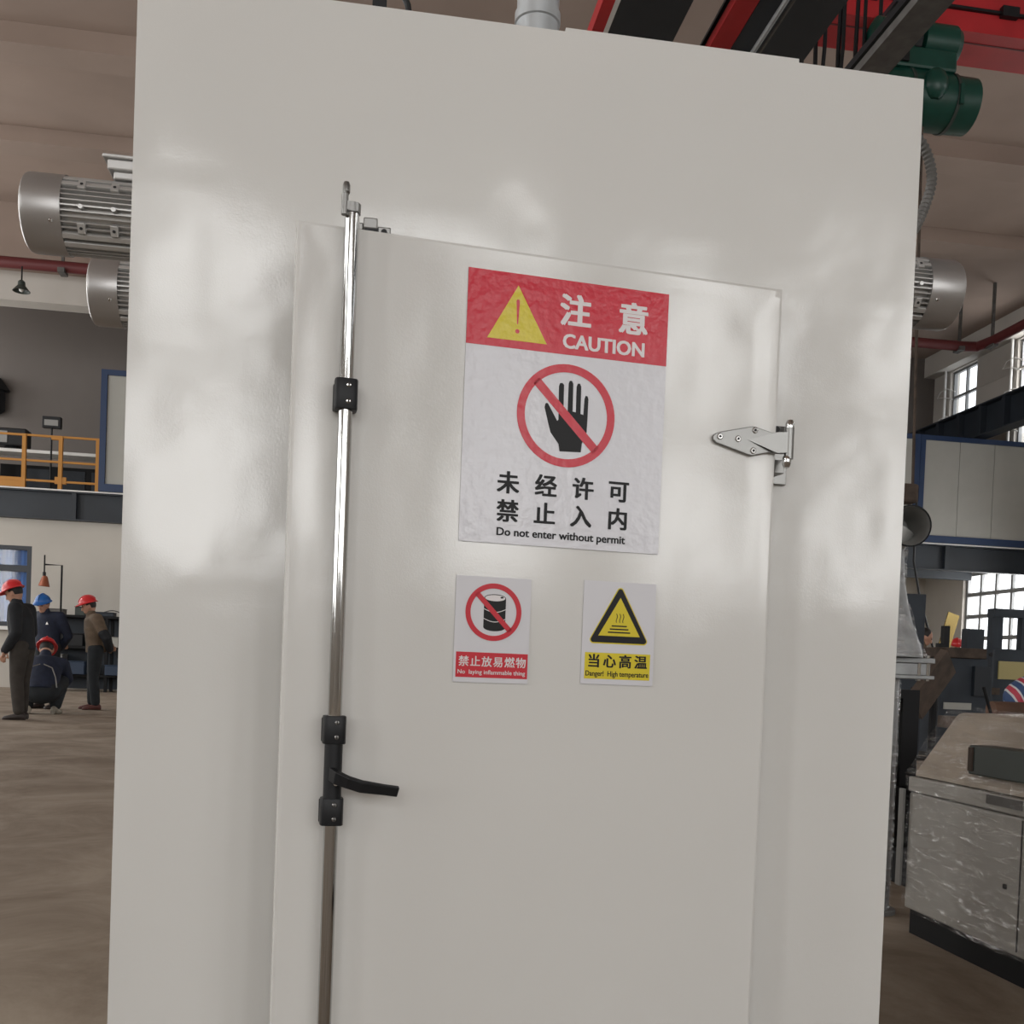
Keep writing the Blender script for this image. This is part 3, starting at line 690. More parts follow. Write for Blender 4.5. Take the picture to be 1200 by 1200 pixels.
# --- large caution sign
ox, oz = -.3805, 1.0685; sx0, sx1, sz0, sz1 = -.551, -.2105, 1.0685, 1.5
s1 = sign_root('caution_sign', 'large white caution sign with red header and crossed black hand', ox, oz)
def lo(P): return [(x-ox, z-oz) for x, z in P]
b = MB(); b.prism(lo(rrect(sx0, sx1, sz0, sz1)), -.0009, 0); b.build('sign_panel', M['vinyl'], s1)
b = MB(); b.prism(lo(rrect(sx0, sx1, 1.381, sz1)), E2, E1); b.build('red_header', M['vred'], s1)
b = MB(); b.prism(lo([(-.4688, 1.4812), (-.5171, 1.3935), (-.4183, 1.3935)]), E3, E2); b.build('warning_triangle', M['vyel'], s1)
b = MB(); b.prism(lo([(-.4712, 1.456), (-.470, 1.459), (-.4668, 1.459), (-.4656, 1.456), (-.4672, 1.42), (-.4690, 1.42)]), E4, E3)
b.prism(lo([(-.4680+.0034*math.cos(a), 1.4085+.0034*math.sin(a)) for a in [2*PI*i/18 for i in range(18)]]), E4, E3); b.build('exclamation_mark', M['vred'], s1)
text('heading_character', '注意', [(-.3714, 1.4525, .054), (-.2712, 1.4515, .054)], M['vwht'], s1, E3, ox, oz, .032)
text('heading_lettering', 'CAUTION', None, M['vwht'], s1, E3, ox, oz, .03, fit=(-.3914, -.2502, 1.391, 1.4147))
rc = (-.3805, 1.2825)
b = MB(); P = [(-.4165, 1.299), (-.4142, 1.3003), (-.4120, 1.2994), (-.3955, 1.273), (-.3935, 1.2754), (-.3948, 1.3289), (-.3933, 1.3341), (-.389, 1.3349), (-.3862, 1.3319), (-.3855, 1.2927), (-.3828, 1.2784), (-.3785, 1.2831), (-.3785, 1.3348), (-.377, 1.3395), (-.3731, 1.3399), (-.3707, 1.3356), (-.3700, 1.2905), (-.3645, 1.2899), (-.3648, 1.3313), (-.3628, 1.3365), (-.3593, 1.3368), (-.3569, 1.3321), (-.3564, 1.288), (-.3515, 1.2869), (-.3505, 1.3129), (-.3487, 1.3184), (-.3453, 1.3175), (-.3438, 1.3127), (-.3440, 1.2843), (-.3446, 1.2592), (-.3521, 1.2398), (-.3533, 1.2259), (-.3896, 1.2243), (-.3918, 1.2361), (-.406, 1.2534), (-.411, 1.2695), (-.4176, 1.2928)]
b.prism(lo(P), E2, E1); b.build('hand_symbol', M['vblk'], s1)
b = MB(); c = (rc[0]-ox, rc[1]-oz); b.ring(c, .0832, .0700, E3, E2); q = .076
b.prism(lo(bar((rc[0]-.0525, rc[1]+.0520), (rc[0]+.0525, rc[1]-.0520), .0142)), E3, E2); b.build('prohibition_ring', M['vred'], s1)
em = .0375
text('chinese_character', '未经许可', [(-.4733, 1.1667, em), (-.4101, 1.1665, em), (-.3469, 1.1669, em), (-.2851, 1.1675, em)], M['vblk'], s1, E3, ox, oz, .027)
text('chinese_character', '禁止入内', [(-.4726, 1.1213, em), (-.4106, 1.1213, em), (-.3487, 1.1215, em), (-.2849, 1.1218, em)], M['vblk'], s1, E3, ox, oz, .027)
text('english_lettering', 'Do not enter without permit', None, M['vblk'], s1, E3, ox, oz, .024, fit=(-.4896, -.2703, 1.0775, 1.0945))
# --- flammables sticker
ox, oz = -.490, .844
s2 = sign_root('flammables_sign', 'small sticker with crossed black oil drum and red band', ox, oz)
b = MB(); b.prism(lo(rrect(-.552, -.428, .844, 1.014)), -.0009, 0); b.build('sign_panel', M['vinyls'], s2)
b = MB(); b.prism(lo(rrect(-.548, -.4293, .852, .8925)), E2, E1); b.build('red_band', M['vreds'], s2)
b = MB(); cx, hwid = -.4873, .0180; P = []
for i in range(13): a = PI+PI*i/12; P.append((cx+hwid*math.cos(a), .9335+.0062*math.sin(a)))
for i in range(13): a = PI*i/12; P.append((cx+hwid*math.cos(a), .9805+.0062*math.sin(a)))
b.prism(lo(P), E2, E1); b.build('drum_symbol', M['vblk'], s2)
b = MB(); b.prism(lo([(cx+.0168*math.cos(a), .9805+.0049*math.sin(a)) for a in [2*PI*i/28 for i in range(28)]]), E3, E2)
for zc in (.9635, .9480):
    up_ = [(cx-hwid+2*hwid*i/14, zc-.0052*math.sin(PI*i/14)) for i in range(15)]
    b.prism(lo(up_+[(x, z-.0012) for x, z in up_[::-1]]), E3, E2)
b.build('drum_highlight', M['vwht'], s2)
b = MB(); b.prism(lo([(-.4762+.0026*math.cos(a), .9818+.0015*math.sin(a)) for a in [2*PI*i/14 for i in range(14)]]), E4, E3); b.build('drum_bung', M['vblk'], s2)
b = MB(); b.ring((-.4892-ox, .9578-oz), .0462, .0380, E4, E3); b.prism(lo(bar((-.4892-.0285, .9578+.0295), (-.4892+.0285, .9578-.0295), .0082)), E4, E3); b.build('prohibition_ring', M['vreds'], s2)
text('chinese_character', '禁止放易燃物', [(-.5352+.0189*i, .8779, .0176) for i in range(6)], M['vwht'], s2, E3, ox, oz, .016)
text('english_lettering', 'No  laying inflammable thing', None, M['vwht'], s2, E3, ox, oz, .014, fit=(-.5447, -.4330, .8555, .8645))
# --- hot surface sticker
ox, oz = -.2745, .848
s3 = sign_root('hot_surface_sign', 'small sticker with black and yellow heat warning triangle', ox, oz)
b = MB(); b.prism(lo(rrect(-.338, -.211, .848, 1.0185)), -.0009, 0); b.build('sign_panel', M['vinyls'], s3)
b = MB(); b.prism(lo(rrect(-.332, -.2170, .8570, .9005)), E2, E1); b.build('yellow_band', M['vyels'], s3)
def rtri(ax, az, lx, rx_, bz, r_):
    P = [Vector((ax, az)), Vector((lx, bz)), Vector((rx_, bz))]; ce = sum(P, Vector((0, 0)))/3; out = []
    for i in range(3):
        p, a_, c_ = P[i], P[i-1], P[(i+1) % 3]
        d1, d2 = (a_-p).normalized(), (c_-p).normalized(); half = d1.angle(d2)/2; L = r_/math.tan(half)
        cc = p+(d1+d2).normalized()*(r_/math.sin(half)); s_, e_ = p+d1*L, p+d2*L
        for k in range(7): out.append(tuple(cc+((s_.lerp(e_, k/6))-cc).normalized()*r_))
    return out
b = MB(); b.prism(lo(rtri(-.2743, 1.0155, -.3290, -.2196, .9155, .006)), E2, E1); b.build('triangle_border', M['vyels'], s3)
b = MB(); b.prism(lo(rtri(-.2743, 1.0120, -.3264, -.2222, .9175, .0045)), E3, E2); b.build('black_triangle', M['vblk'], s3)
b = MB(); b.prism(lo([(-.2738, .9925), (-.3103, .9288), (-.2373, .9288)]), E4, E3); b.build('yellow_triangle', M['vyels'], s3)
b = MB()
for x0, x1, z in ((-.2878, -.2610, .9455), (-.2908, -.2580, .9402), (-.2940, -.2548, .9349)): b.prism(lo(rrect(x0, x1, z-.0011, z+.0011)), E5, E4)
for x in (-.2800, -.2742, -.2685):
    u_ = [(x+.0012*math.sin(5.5*i/12)+.0012*i/12, .966-.0148*i/12) for i in range(13)]
    b.prism(lo([(p-.0006, z) for p, z in u_]+[(p+.0006, z) for p, z in u_[::-1]]), E5, E4)
b.build('heat_symbol', M['vblk'], s3)
text('chinese_character', '当心高温', [(-.3163+.02755*i, .8868, .0232) for i in range(4)], M['vblk'], s3, E3, ox, oz, .027)
text('english_lettering', 'Danger!  High temperature', None, M['vblk'], s3, E3, ox, oz, .02, fit=(-.3300, -.2192, .8590, .8705))

# ================================================================== RIGHT SIDE: wrapped machine, stands, machines
t = thing('wrapped_machine', 'low grey machine wrapped in stretch film on the floor right of the oven', 'machine', (1.92, 1.57, 0))
b = MB(); b.box(.012, 1.5, -2.6, -.02, 0, .085); b.build('plinth', M['blacksteel'], t)
b = MB(); b.box(0, 1.55, -2.65, 0, .086, .49); b.build('cabinet_body', M['machine'], t, bevel=.006)
b = MB(); b.box(-.004, 1.55, -2.65, .004, .494, .545); b.build('lid_rim', M['machine'], t, bevel=.005)
b = MB()
for A, B in (([(.0, -2.65, .546), (1.5, -2.65, .546), (1.5, .0, .546), (0, 0, .546)], [(.16, -2.65, .77), (1.4, -2.65, .77), (1.4, -.02, .775), (.15, -.02, .775)]),):
    va = [b.bm.verts.new(c) for c in A]; vb = [b.bm.verts.new(c) for c in B]; b.face(va); b.face(vb)
    for i in range(4): b.face((va[i], va[(i+1) % 4], vb[(i+1) % 4], vb[i]))
b.build('covered_hood', M['kraft'], t, bevel=.02)
for y in (-.62, -1.24, -1.86): b = MB(); b.box(-.0025, .0, y-.002, y+.002, .1, .485); b.build('door_seam', M['dark'], t)
b = MB(); b.box(-.0035, 0, -.56, -.545, .27, .285); b.build('lock', M['dark'], t)
b = MB(); b.box(-.008, -.004, -.62, -.45, .512, .54); b.build('latch_plate', M['greysteel'], t)
b = MB(); b.box(-.022, -.014, .0, .03, .16, .50); b.build('side_plate', M['lampgrey'], t)
def filmfn(u, v):
    y = .01-2.66*u; z = .08+.47*v
    return (-.012+.004*math.sin(31*u+9*v)+.003*math.sin(17*v-40*u), y, z)
b = MB(); b.grid(filmfn, 50, 12); b.build('stretch_film', M['film'], t, smooth=3, label='clear wrinkled stretch film')
b = MB(); b.grid(lambda u, v: (-.014+.16*v+.005*math.sin(40*u+8*v), .02-2.6*u, .553+.24*v+.004*math.sin(23*u-12*v)), 50, 10); b.build('hood_film', M['film'], t, smooth=3)
t = thing('green_panel', 'dark green grey metal box lying on top of the film wrapped machine', 'box', (2.04, 1.37, .0))
b = MB(); b.box(-.115, .0, -1.4, -.13, .59, .682); b.build('panel_body', M['darkgreen'], t, bevel=.004)
b = MB(); b.box(-.121, -.1151, -.155, -.135, .6, .675); b.build('end_lip', M['rust'], t)

t = thing('wrapped_funnel', 'silver film wrapped funnel on a column behind the right edge of the oven', 'funnel', (1.95, 1.86, 0))
b = MB(); b.lathe([(.09, 0), (.09, .015), (.066, .016), (.066, .885)], n=28); b.build('column', M['dullgalv'], t, smooth=SM)
b = MB(); b.box(-.158, .158, -.1, .1, .886, .90); b.box(-.145, .145, -.09, .09, .90, .945); b.box(-.158, .158, -.1, .1, .945, .965); b.build('flange', M['dullgalv'], t, bevel=.003)
for x in (-.12, .10, .135): b = MB(); b.cyl((x, -.085, .88), (x, -.085, .975), .009, n=8); b.build('bolt', M['chrome'], t)
b = MB(); b.lathe([(.145, .966), (.135, 1.01), (.108, 1.07), (.085, 1.16), (.068, 1.25), (.058, 1.40)], n=30); b.build('cone', M['dullgalv'], t, smooth=SM)
def fol(u, v):
    z = .97+.42*v; rr_ = .157-.092*min(1, v/.6)**.8 if v < .6 else .068-.006*(v-.6); a = 2*PI*u
    rr_ += .006*math.sin(7*a+13*v)+.004*math.sin(15*a-9*v); return (rr_*math.cos(a), rr_*math.sin(a), z)
b = MB(); b.grid(fol, 60, 24); b.build('film_wrap', M['filmsilver'], t, smooth=3, label='crinkled clear film')
b = MB(); b.grid(lambda u, v: ((.07+.003*math.sin(9*2*PI*u+20*v))*math.cos(2*PI*u), (.07+.003*math.sin(9*2*PI*u+20*v))*math.sin(2*PI*u), .02+.86*v), 40, 30); b.build('column_film', M['filmsilver'], t, smooth=3)
b = MB(); d = Vector((-.12, -.8, -.05)); o0 = Vector((.045, -.02, 1.452))
b.lathe([(.045, -.06), (.05, .0), (.062, .05), (.074, .08), (.0705, .082), (.058, .05), (.045, .0), (.04, -.05)], o0, d, 30); b.cyl((0, 0, 1.37), (.04, -.01, 1.45), .056, .056, n=20); b.build('mouth', M['lampgrey'], t, smooth=SM, label='grey round funnel mouth')
b = MB(); b.lathe([(.0738, .074), (.077, .076), (.077, .084), (.0716, .085), (.0738, .074)], o0, d, 30, False); b.build('mouth_rim', M['blacksteel'], t, smooth=SM)

t = thing('black_stand', 'black steel stand on the floor between oven and wrapped machine', 'stand', (2.46, 2.75, 0))
for x, y in ((-.14, -.15), (.02, -.15), (-.14, .15), (.02, .15)): b = MB(); b.box(x-.04, x+.04, y-.04, y+.04, 0, .80); b.build('leg', M['blacksteel'], t)
b = MB(); b.box(-.18, .06, -.19, .19, .80, .84); b.build('top_plate', M['blacksteel'], t)
b = MB(); b.box(-.18, .06, -.19, .19, .18, .40); b.build('drawer_box', M['blacksteel'], t)
b = MB(); b.box(-.11, .17, -.17, .17, 0, .14)
tag(b.build('black_crate', M['blacksteel'], loc=(2.44, 2.3, 0), bevel=.01), 'black crate standing on the floor in front of the black stand', 'crate')
b = MB(); b.box(-.1, .1, -.1, .1, 0, .1)
tag(b.build('timber_block', M['wood'], loc=(2.45, 2.73, .401), bevel=.006), 'brown timber block resting on the shelf of the black stand', 'block')
t = thing('orange_bucket', 'orange plastic bucket standing behind the black stand', 'bucket', (2.75, 3.25, 0))
b = MB(); b.lathe([(.09, 0), (.12, .6), (.125, .6), (.125, .62), (.11, .62), (.09, .05)], n=20); b.build('bucket_body', M['orange'], t, smooth=SM)
b = MB(); b.tube([(.12*math.cos(a), 0, .6+.1*math.sin(a)) for a in [PI*i/10 for i in range(11)]], .006, 6); b.build('handle', M['black'], t, smooth=SM)

# tilted rusty plate on a stand
t = thing('tilted_plate', 'rusty steel plate tilted on a stand behind the film wrapped funnel', 'workbench', (4.27, 5.4, 0))
b = MB(); b.box(-.24, .24, -.03, .03, -.13, .13, rot=(.35, -.86, .25), piv=(0, 0, 0)); b.build('plate', M['rust'], t, loc=(0, 0, .87))
for x, y, h in ((-.1, .05, .74), (.06, .06, .9), (-.02, .2, .84)): b = MB(); b.cyl((x, y, 0), (x, y, h), .03, n=10); b.build('leg', M['blacksteel'], t)
b = MB(); b.cyl((-.1, .05, .3), (.06, .06, .3), .015, n=8); b.cyl((.06, .06, .3), (-.02, .2, .3), .015, n=8); b.build('brace', M['blacksteel'], t)
b = MB(); b.cyl((.33, .1, .02), (.0, .05, .86), .012, n=8); tag(b.build('leaning_rod', M['blacksteel'], loc=(4.6, 5.2, 0)), 'thin dark rod leaning beside the tilted rusty plate', 'rod')

t = thing('tool_cabinet', 'tall narrow dark grey cabinet behind the silver funnel', 'cabinet', (6.10, 9.1, 0))
b = MB(); b.box(-.2, .15, -.2, .2, .05, 1.87); b.build('body', M['slate'], t, bevel=.01)
b = MB(); b.box(-.17, .12, -.215, -.201, .1, 1.82); b.build('door', M['slate'], t)
b = MB(); b.box(-.18, .13, -.18, .18, 0, .05); b.build('plinth', M['black'], t)
t = thing('slate_bench', 'slate blue machine bench with a thick flat top behind the tilted plate', 'bench', (7.3, 9.6, 0))
b = MB(); b.box(-.55, .05, -.2, .2, 1.19, 1.31); b.build('bench_top', M['rust'], t, bevel=.01)
b = MB(); b.box(-.5, .1, -.15, .3, .05, 1.188); b.build('bench_body', M['slate'], t)
b = MB(); b.box(-.1, .1, -.21, -.155, .75, 1.1); b.build('cover_plate', M['steelblue'], t)
b = MB(); b.box(-.45, -.1, -.17, -.151, .58, .66); b.build('pale_label', M['sandwich'], t)
b = MB(); b.box(-.48, .08, -.13, .28, 0, .05); b.build('foot', M['black'], t)
b = MB(); b.box(-.1, .12, -.02, .1, 1.311, 1.55); b.build('motor_block', M['slate'], t)

t = thing('slotted_press', 'slate blue press machine with slotted frame in front of the right window', 'machine', (10.0, 12.2, 0))
b = MB(); b.box(-.9, 1.2, -.3, .1, 0, 1.42); b.build('base', M['slate'], t, bevel=.02)
for x in (-.78, -.3, .42, 1.0): b = MB(); b.box(x, x+.17, -.06, .06, 1.421, 1.9); b.build('upright', M['slate'], t)
b = MB(); b.box(-.78, 1.2, -.08, .08, 1.9, 2.02); b.build('crosshead', M['slate'], t)
for x in (-.2, .2, .75): b = MB(); b.cyl((x, 0, 1.421), (x, 0, 1.9), .05, n=12); b.build('guide_rod', M['chrome'], t, smooth=SM)
b = MB(); b.box(-.82, -.4, -.33, -.301, .98, 1.24); b.build('yellow_plate', mat('pale yellow plate', (.42, .36, .16), .6), t)
b = MB(); b.box(-.9, -.8, -.34, -.301, .75, .85); b.build('switch_box', M['rust'], t)
b = MB(); b.cyl((-.95, -.32, 1.33), (-.95, -.3, 1.33), .03, n=12); b.build('bolt', M['black'], t)

# striped bag on a brown timber bundle
def stripes():
    m = mat('woven striped bag', (.6, .6, .6), .7); nt = m.node_tree; bs = nt.nodes['Principled BSDF']
    tc = nt.nodes.new('ShaderNodeTexCoord'); mp = nt.nodes.new('ShaderNodeMapping'); mp.inputs['Rotation'].default_value = (0, .5, .3); mp.inputs['Scale'].default_value = (9, 9, 9)
    wv = nt.nodes.new('ShaderNodeSeparateXYZ'); md = nt.nodes.new('ShaderNodeMath'); md.operation = 'FRACT'; cr_ = nt.nodes.new('ShaderNodeValToRGB'); cr_.color_ramp.interpolation = 'CONSTANT'
    cols = ((0, (.035, .07, .17)), (.33, (.55, .54, .55)), (.45, (.42, .04, .07)), (.78, (.55, .54, .55)), (.9, (.035, .07, .17)))
    e = cr_.color_ramp.elements
    e[0].position = 0; e[0].color = (*cols[0][1], 1); e[1].position = cols[1][0]; e[1].color = (*cols[1][1], 1)
    for p, c in cols[2:]: q = e.new(p); q.color = (*c, 1)
    nt.links.new(tc.outputs['Object'], mp.inputs[0]); nt.links.new(mp.outputs[0], wv.inputs[0]); nt.links.new(wv.outputs['X'], md.inputs[0]); nt.links.new(md.outputs[0], cr_.inputs[0]); nt.links.new(cr_.outputs[0], bs.inputs['Base Color'])
    return m
t = thing('pallet_table', 'low rusty table carrying the striped bag', 'table', (5.6, 6.1, 0))
b = MB(); b.box(-.6, .9, -.4, .4, .5, .6); b.build('table_top', M['rust'], t)
for x in (-.5, .75):
    for y in (-.32, .28): b = MB(); b.box(x, x+.08, y, y+.08, 0, .5); b.build('leg', M['blacksteel'], t)
b = MB(); b.cyl((-.48, 0, 0), (.9, .05, 0), .075, n=16); tag(b.build('brown_log', M['wood'], loc=(5.55, 5.85, .676), smooth=SM), 'brown round timber lying in front of the striped bag', 'log')
b = MB(); rr_ = []
for j in range(9):
    v = j/8; s_ = (1-abs(2*v-.9)**2.4*.55); rr_.append([(.36*s_*math.cos(2*PI*i/22)*(1+.06*math.sin(5*i)), .22*s_*math.sin(2*PI*i/22)*(1+.06*math.cos(3*i)), .4*v) for i in range(22)])
b.rings(rr_); bag = thing('striped_bag', 'red white and blue striped woven bag at the right frame edge', 'bag', (5.80, 6.2, .601))
b.build('bag_body', stripes(), bag, smooth=SM)
b = MB(); b.tube([(-.15+.3*i/10, -.19, .3+.12*math.sin(PI*i/10)) for i in range(11)], .014, 6); b.build('carry_handle', M['hred'], bag, smooth=SM)

b = MB(); b.box(-.11, .11, -.012, .012, 0, .75, rot=(0, .28, .1), piv=(0, 0, 0)); tag(b.build('brass_sheet', M['gold'], loc=(9.55, 14.0, 1.33)), 'shiny brass coloured sheet leaning up by the red helmet worker', 'sheet')
t = thing('leaning_poles', 'two thin dark poles standing against the pale wall under the mezzanine', 'pole', (13.6, 23.4, 0))
for x0_, x1_ in ((-.5, -.25), (-.15, .05)): b = MB(); b.cyl((x0_, 0, 0), (x1_, .9, 4.05), .03, n=8); b.build('pole', M['rust'], t)
t = thing('slack_rope', 'thin dark rope slanting down from the mezzanine beam behind the funnel', 'rope', (10.41, 16.5, 0))
b = MB(); b.tube([(0, 0, 4.6), (0, 0, 3.2), (0.16, 0, 2.52), (0.49, 0, 1.55), (0.61, 0, .05)], .022, 6); b.build('rope', M['black'], t)
b = MB(); b.box(-.18, .18, -.2, .2, 0, .06); b.build('rope_weight', M['black'], t, loc=(0.61, 0, 0))
t = thing('vise_bench', 'rusty low workbench carrying the brass sheet near the right wall', 'bench', (9.7, 14.1, 0))
b = MB(); b.box(-.5, .9, -.35, .35, 1.25, 1.33); b.build('bench_top', M['rust'], t)
for x in (-.45, .75): b = MB(); b.box(x, x+.1, -.3, .3, 0, 1.25); b.build('leg', M['slate'], t)
t = thing('post_clamp', 'dark upright clamp standing on the bench behind the rusty plate', 'clamp', (6.98, 9.6, 1.311))
b = MB(); b.box(-.09, -.02, -.04, .04, 0, .26); b.build('upright', M['black'], t)
b = MB(); b.box(-.15, -.09, -.04, .04, 0, .05); b.build('jaw', M['black'], t)

# ================================================================== LEFT BACKGROUND: shelf bench, lamp stand
t = thing('tool_shelf', 'dark steel shelf bench with clutter along the far pale wall', 'shelf', (-5.5, 21.5, 0))
for z in (.32, .92, 1.58): b = MB(); b.box(-1.5, 1.8, -.3, .3, z, z+.05); b.build('shelf_board', M['blacksteel'], t)
for x in (-1.48, .1, 1.7): 
    for y in (-.28, .22): b = MB(); b.box(x, x+.06, y, y+.06, 0, 1.58); b.build('leg', M['blacksteel'], t)
b = MB(); b.box(-1.4, 1.75, .24, .28, .05, 1.58); b.build('back_panel', M['slate'], t)
CL = [('steel_box', (-5.95, 21.4, 1.63), (.1, .1, .17), 'darkgreen', 'small dark green box on top of the tool shelf', 'box'),
      ('parts_tray', (-6.5, 21.4, 1.63), (.22, .16, .1), 'greysteel', 'flat grey parts tray on top of the tool shelf', 'tray'),
      ('tool_tray', (-5.45, 21.4, 1.63), (.2, .15, .07), 'slate', 'shallow slate tool tray on the shelf top behind the brown jacket worker', 'tray'),
      ('tin_can', (-5.05, 21.4, 1.63), (.06, .06, .2), 'lampgrey', 'grey tin standing at the right end of the shelf top', 'tin'),
      ('white_switch_box', (-5.25, 21.3, .97), (.13, .12, .2), 'sandwich', 'white box with a dark dot on the middle shelf board', 'box'),
      ('black_case', (-6.15, 21.4, .97), (.3, .2, .25), 'black', 'black case on the middle shelf left of the brown jacket worker', 'case'),
      ('grey_case', (-6.55, 21.4, .37), (.3, .2, .4), 'lampgrey', 'grey case on the bottom shelf board at the left', 'case'),
      ('blue_bin', (-6.0, 21.3, .37), (.22, .2, .26), 'dullblue', 'blue plastic bin on the bottom shelf, left of the worker legs', 'bin'),
      ('blue_bin', (-5.1, 21.3, .37), (.26, .2, .2), 'dullblue', 'blue plastic bin on the bottom shelf, right of the worker legs', 'bin')]
for nm, lc, (hx, hy, h), mk, lb, ct in CL:
    b = MB(); b.slab([(-hx, -hy), (hx, -hy), (hx, hy), (-hx, hy)], 0, h)
    if nm != 'tin_can': b.box(-hx-.01, hx+.01, -hy-.01, hy+.01, h+.001, h+.02)
    else: b.cyl((0, 0, h), (0, 0, h+.03), .03)
    tag(b.build(nm, M[mk], loc=lc, bevel=.008), lb, ct)
b = MB(); b.tube([(-.3+.6*i/12, 0, .02+.12*math.sin(PI*i/12)) for i in range(13)], .012, 6); tag(b.build('bent_hose', M['greysteel'], loc=(-5.35, 21.6, 1.63)), 'thin bent hose lying on the shelf top', 'hose')
t = thing('lamp_stand', 'work lamp with copper shade on a thin bent stand beside the far window', 'lamp', (-6.28, 21.1, 0))
b = MB(); b.tube([(0, 0, 0), (0, 0, 2.66), (-.36, 0, 2.66)], .02, 8); b.cyl((0, 0, 0), (0, 0, .03), .16); b.cyl((-.35, 0, 2.45), (-.35, 0, 2.86), .016, n=8); b.build('stand', M['blacksteel'], t)
b = MB(); b.lathe([(.04, .22), (.06, .19), (.115, .0), (.105, .0), (.04, .17)], (-.35, 0, 2.2), (.08, 0, 1), 18); b.build('shade', M['copper'], t, smooth=SM)
b = MB(); b.cyl((-.35, 0, 2.38), (-.35, 0, 2.5), .035, n=10); b.build('lamp_socket', M['black'], t)

# ================================================================== PEOPLE
def remesh(mb, name, m, parent, vox=.014, smooth_it=4):
    bm = mb.bm; bmesh.ops.recalc_face_normals(bm, faces=bm.faces)
    me = bpy.data.meshes.new('raw'); bm.to_mesh(me); bm.free(); o = bpy.data.objects.new('raw', me); COL.objects.link(o)
    r_ = o.modifiers.new('r', 'REMESH'); r_.mode = 'VOXEL'; r_.voxel_size = vox
    if smooth_it: s_ = o.modifiers.new('s', 'SMOOTH'); s_.iterations = smooth_it; s_.factor = .5
    me2 = bpy.data.meshes.new_from_object(o.evaluated_get(bpy.context.evaluated_depsgraph_get()))
    bpy.data.objects.remove(o); bpy.data.meshes.remove(me)
    me2.materials.clear(); me2.materials.append(m); me2.name = name
    me2.polygons.foreach_set('use_smooth', [True]*len(me2.polygons))
    return link(name, me2, parent)
def limb(b, pts, rs, n=14, flat=None, hint=None):
    P = [Vector(p) for p in pts]; Q = []; Rr = []
    for i in range(len(P)-1):
        for k in range(4):
            f = k/4; Q.append(P[i].lerp(P[i+1], f)); Rr.append(rs[i]*(1-f)+rs[i+1]*f)
    Q.append(P[-1]); Rr.append(rs[-1])
    b.tube(Q, Rr, n, flat=flat, hint=hint)
    for p, r_ in ((P[0], rs[0]), (P[-1], rs[-1])):
        if not flat: b.ell(p, (r_, r_, r_), 12, 8)
    if not flat:
        for p, r_ in zip(P[1:-1], rs[1:-1]): b.ell(p, (r_, r_, r_), 12, 8)
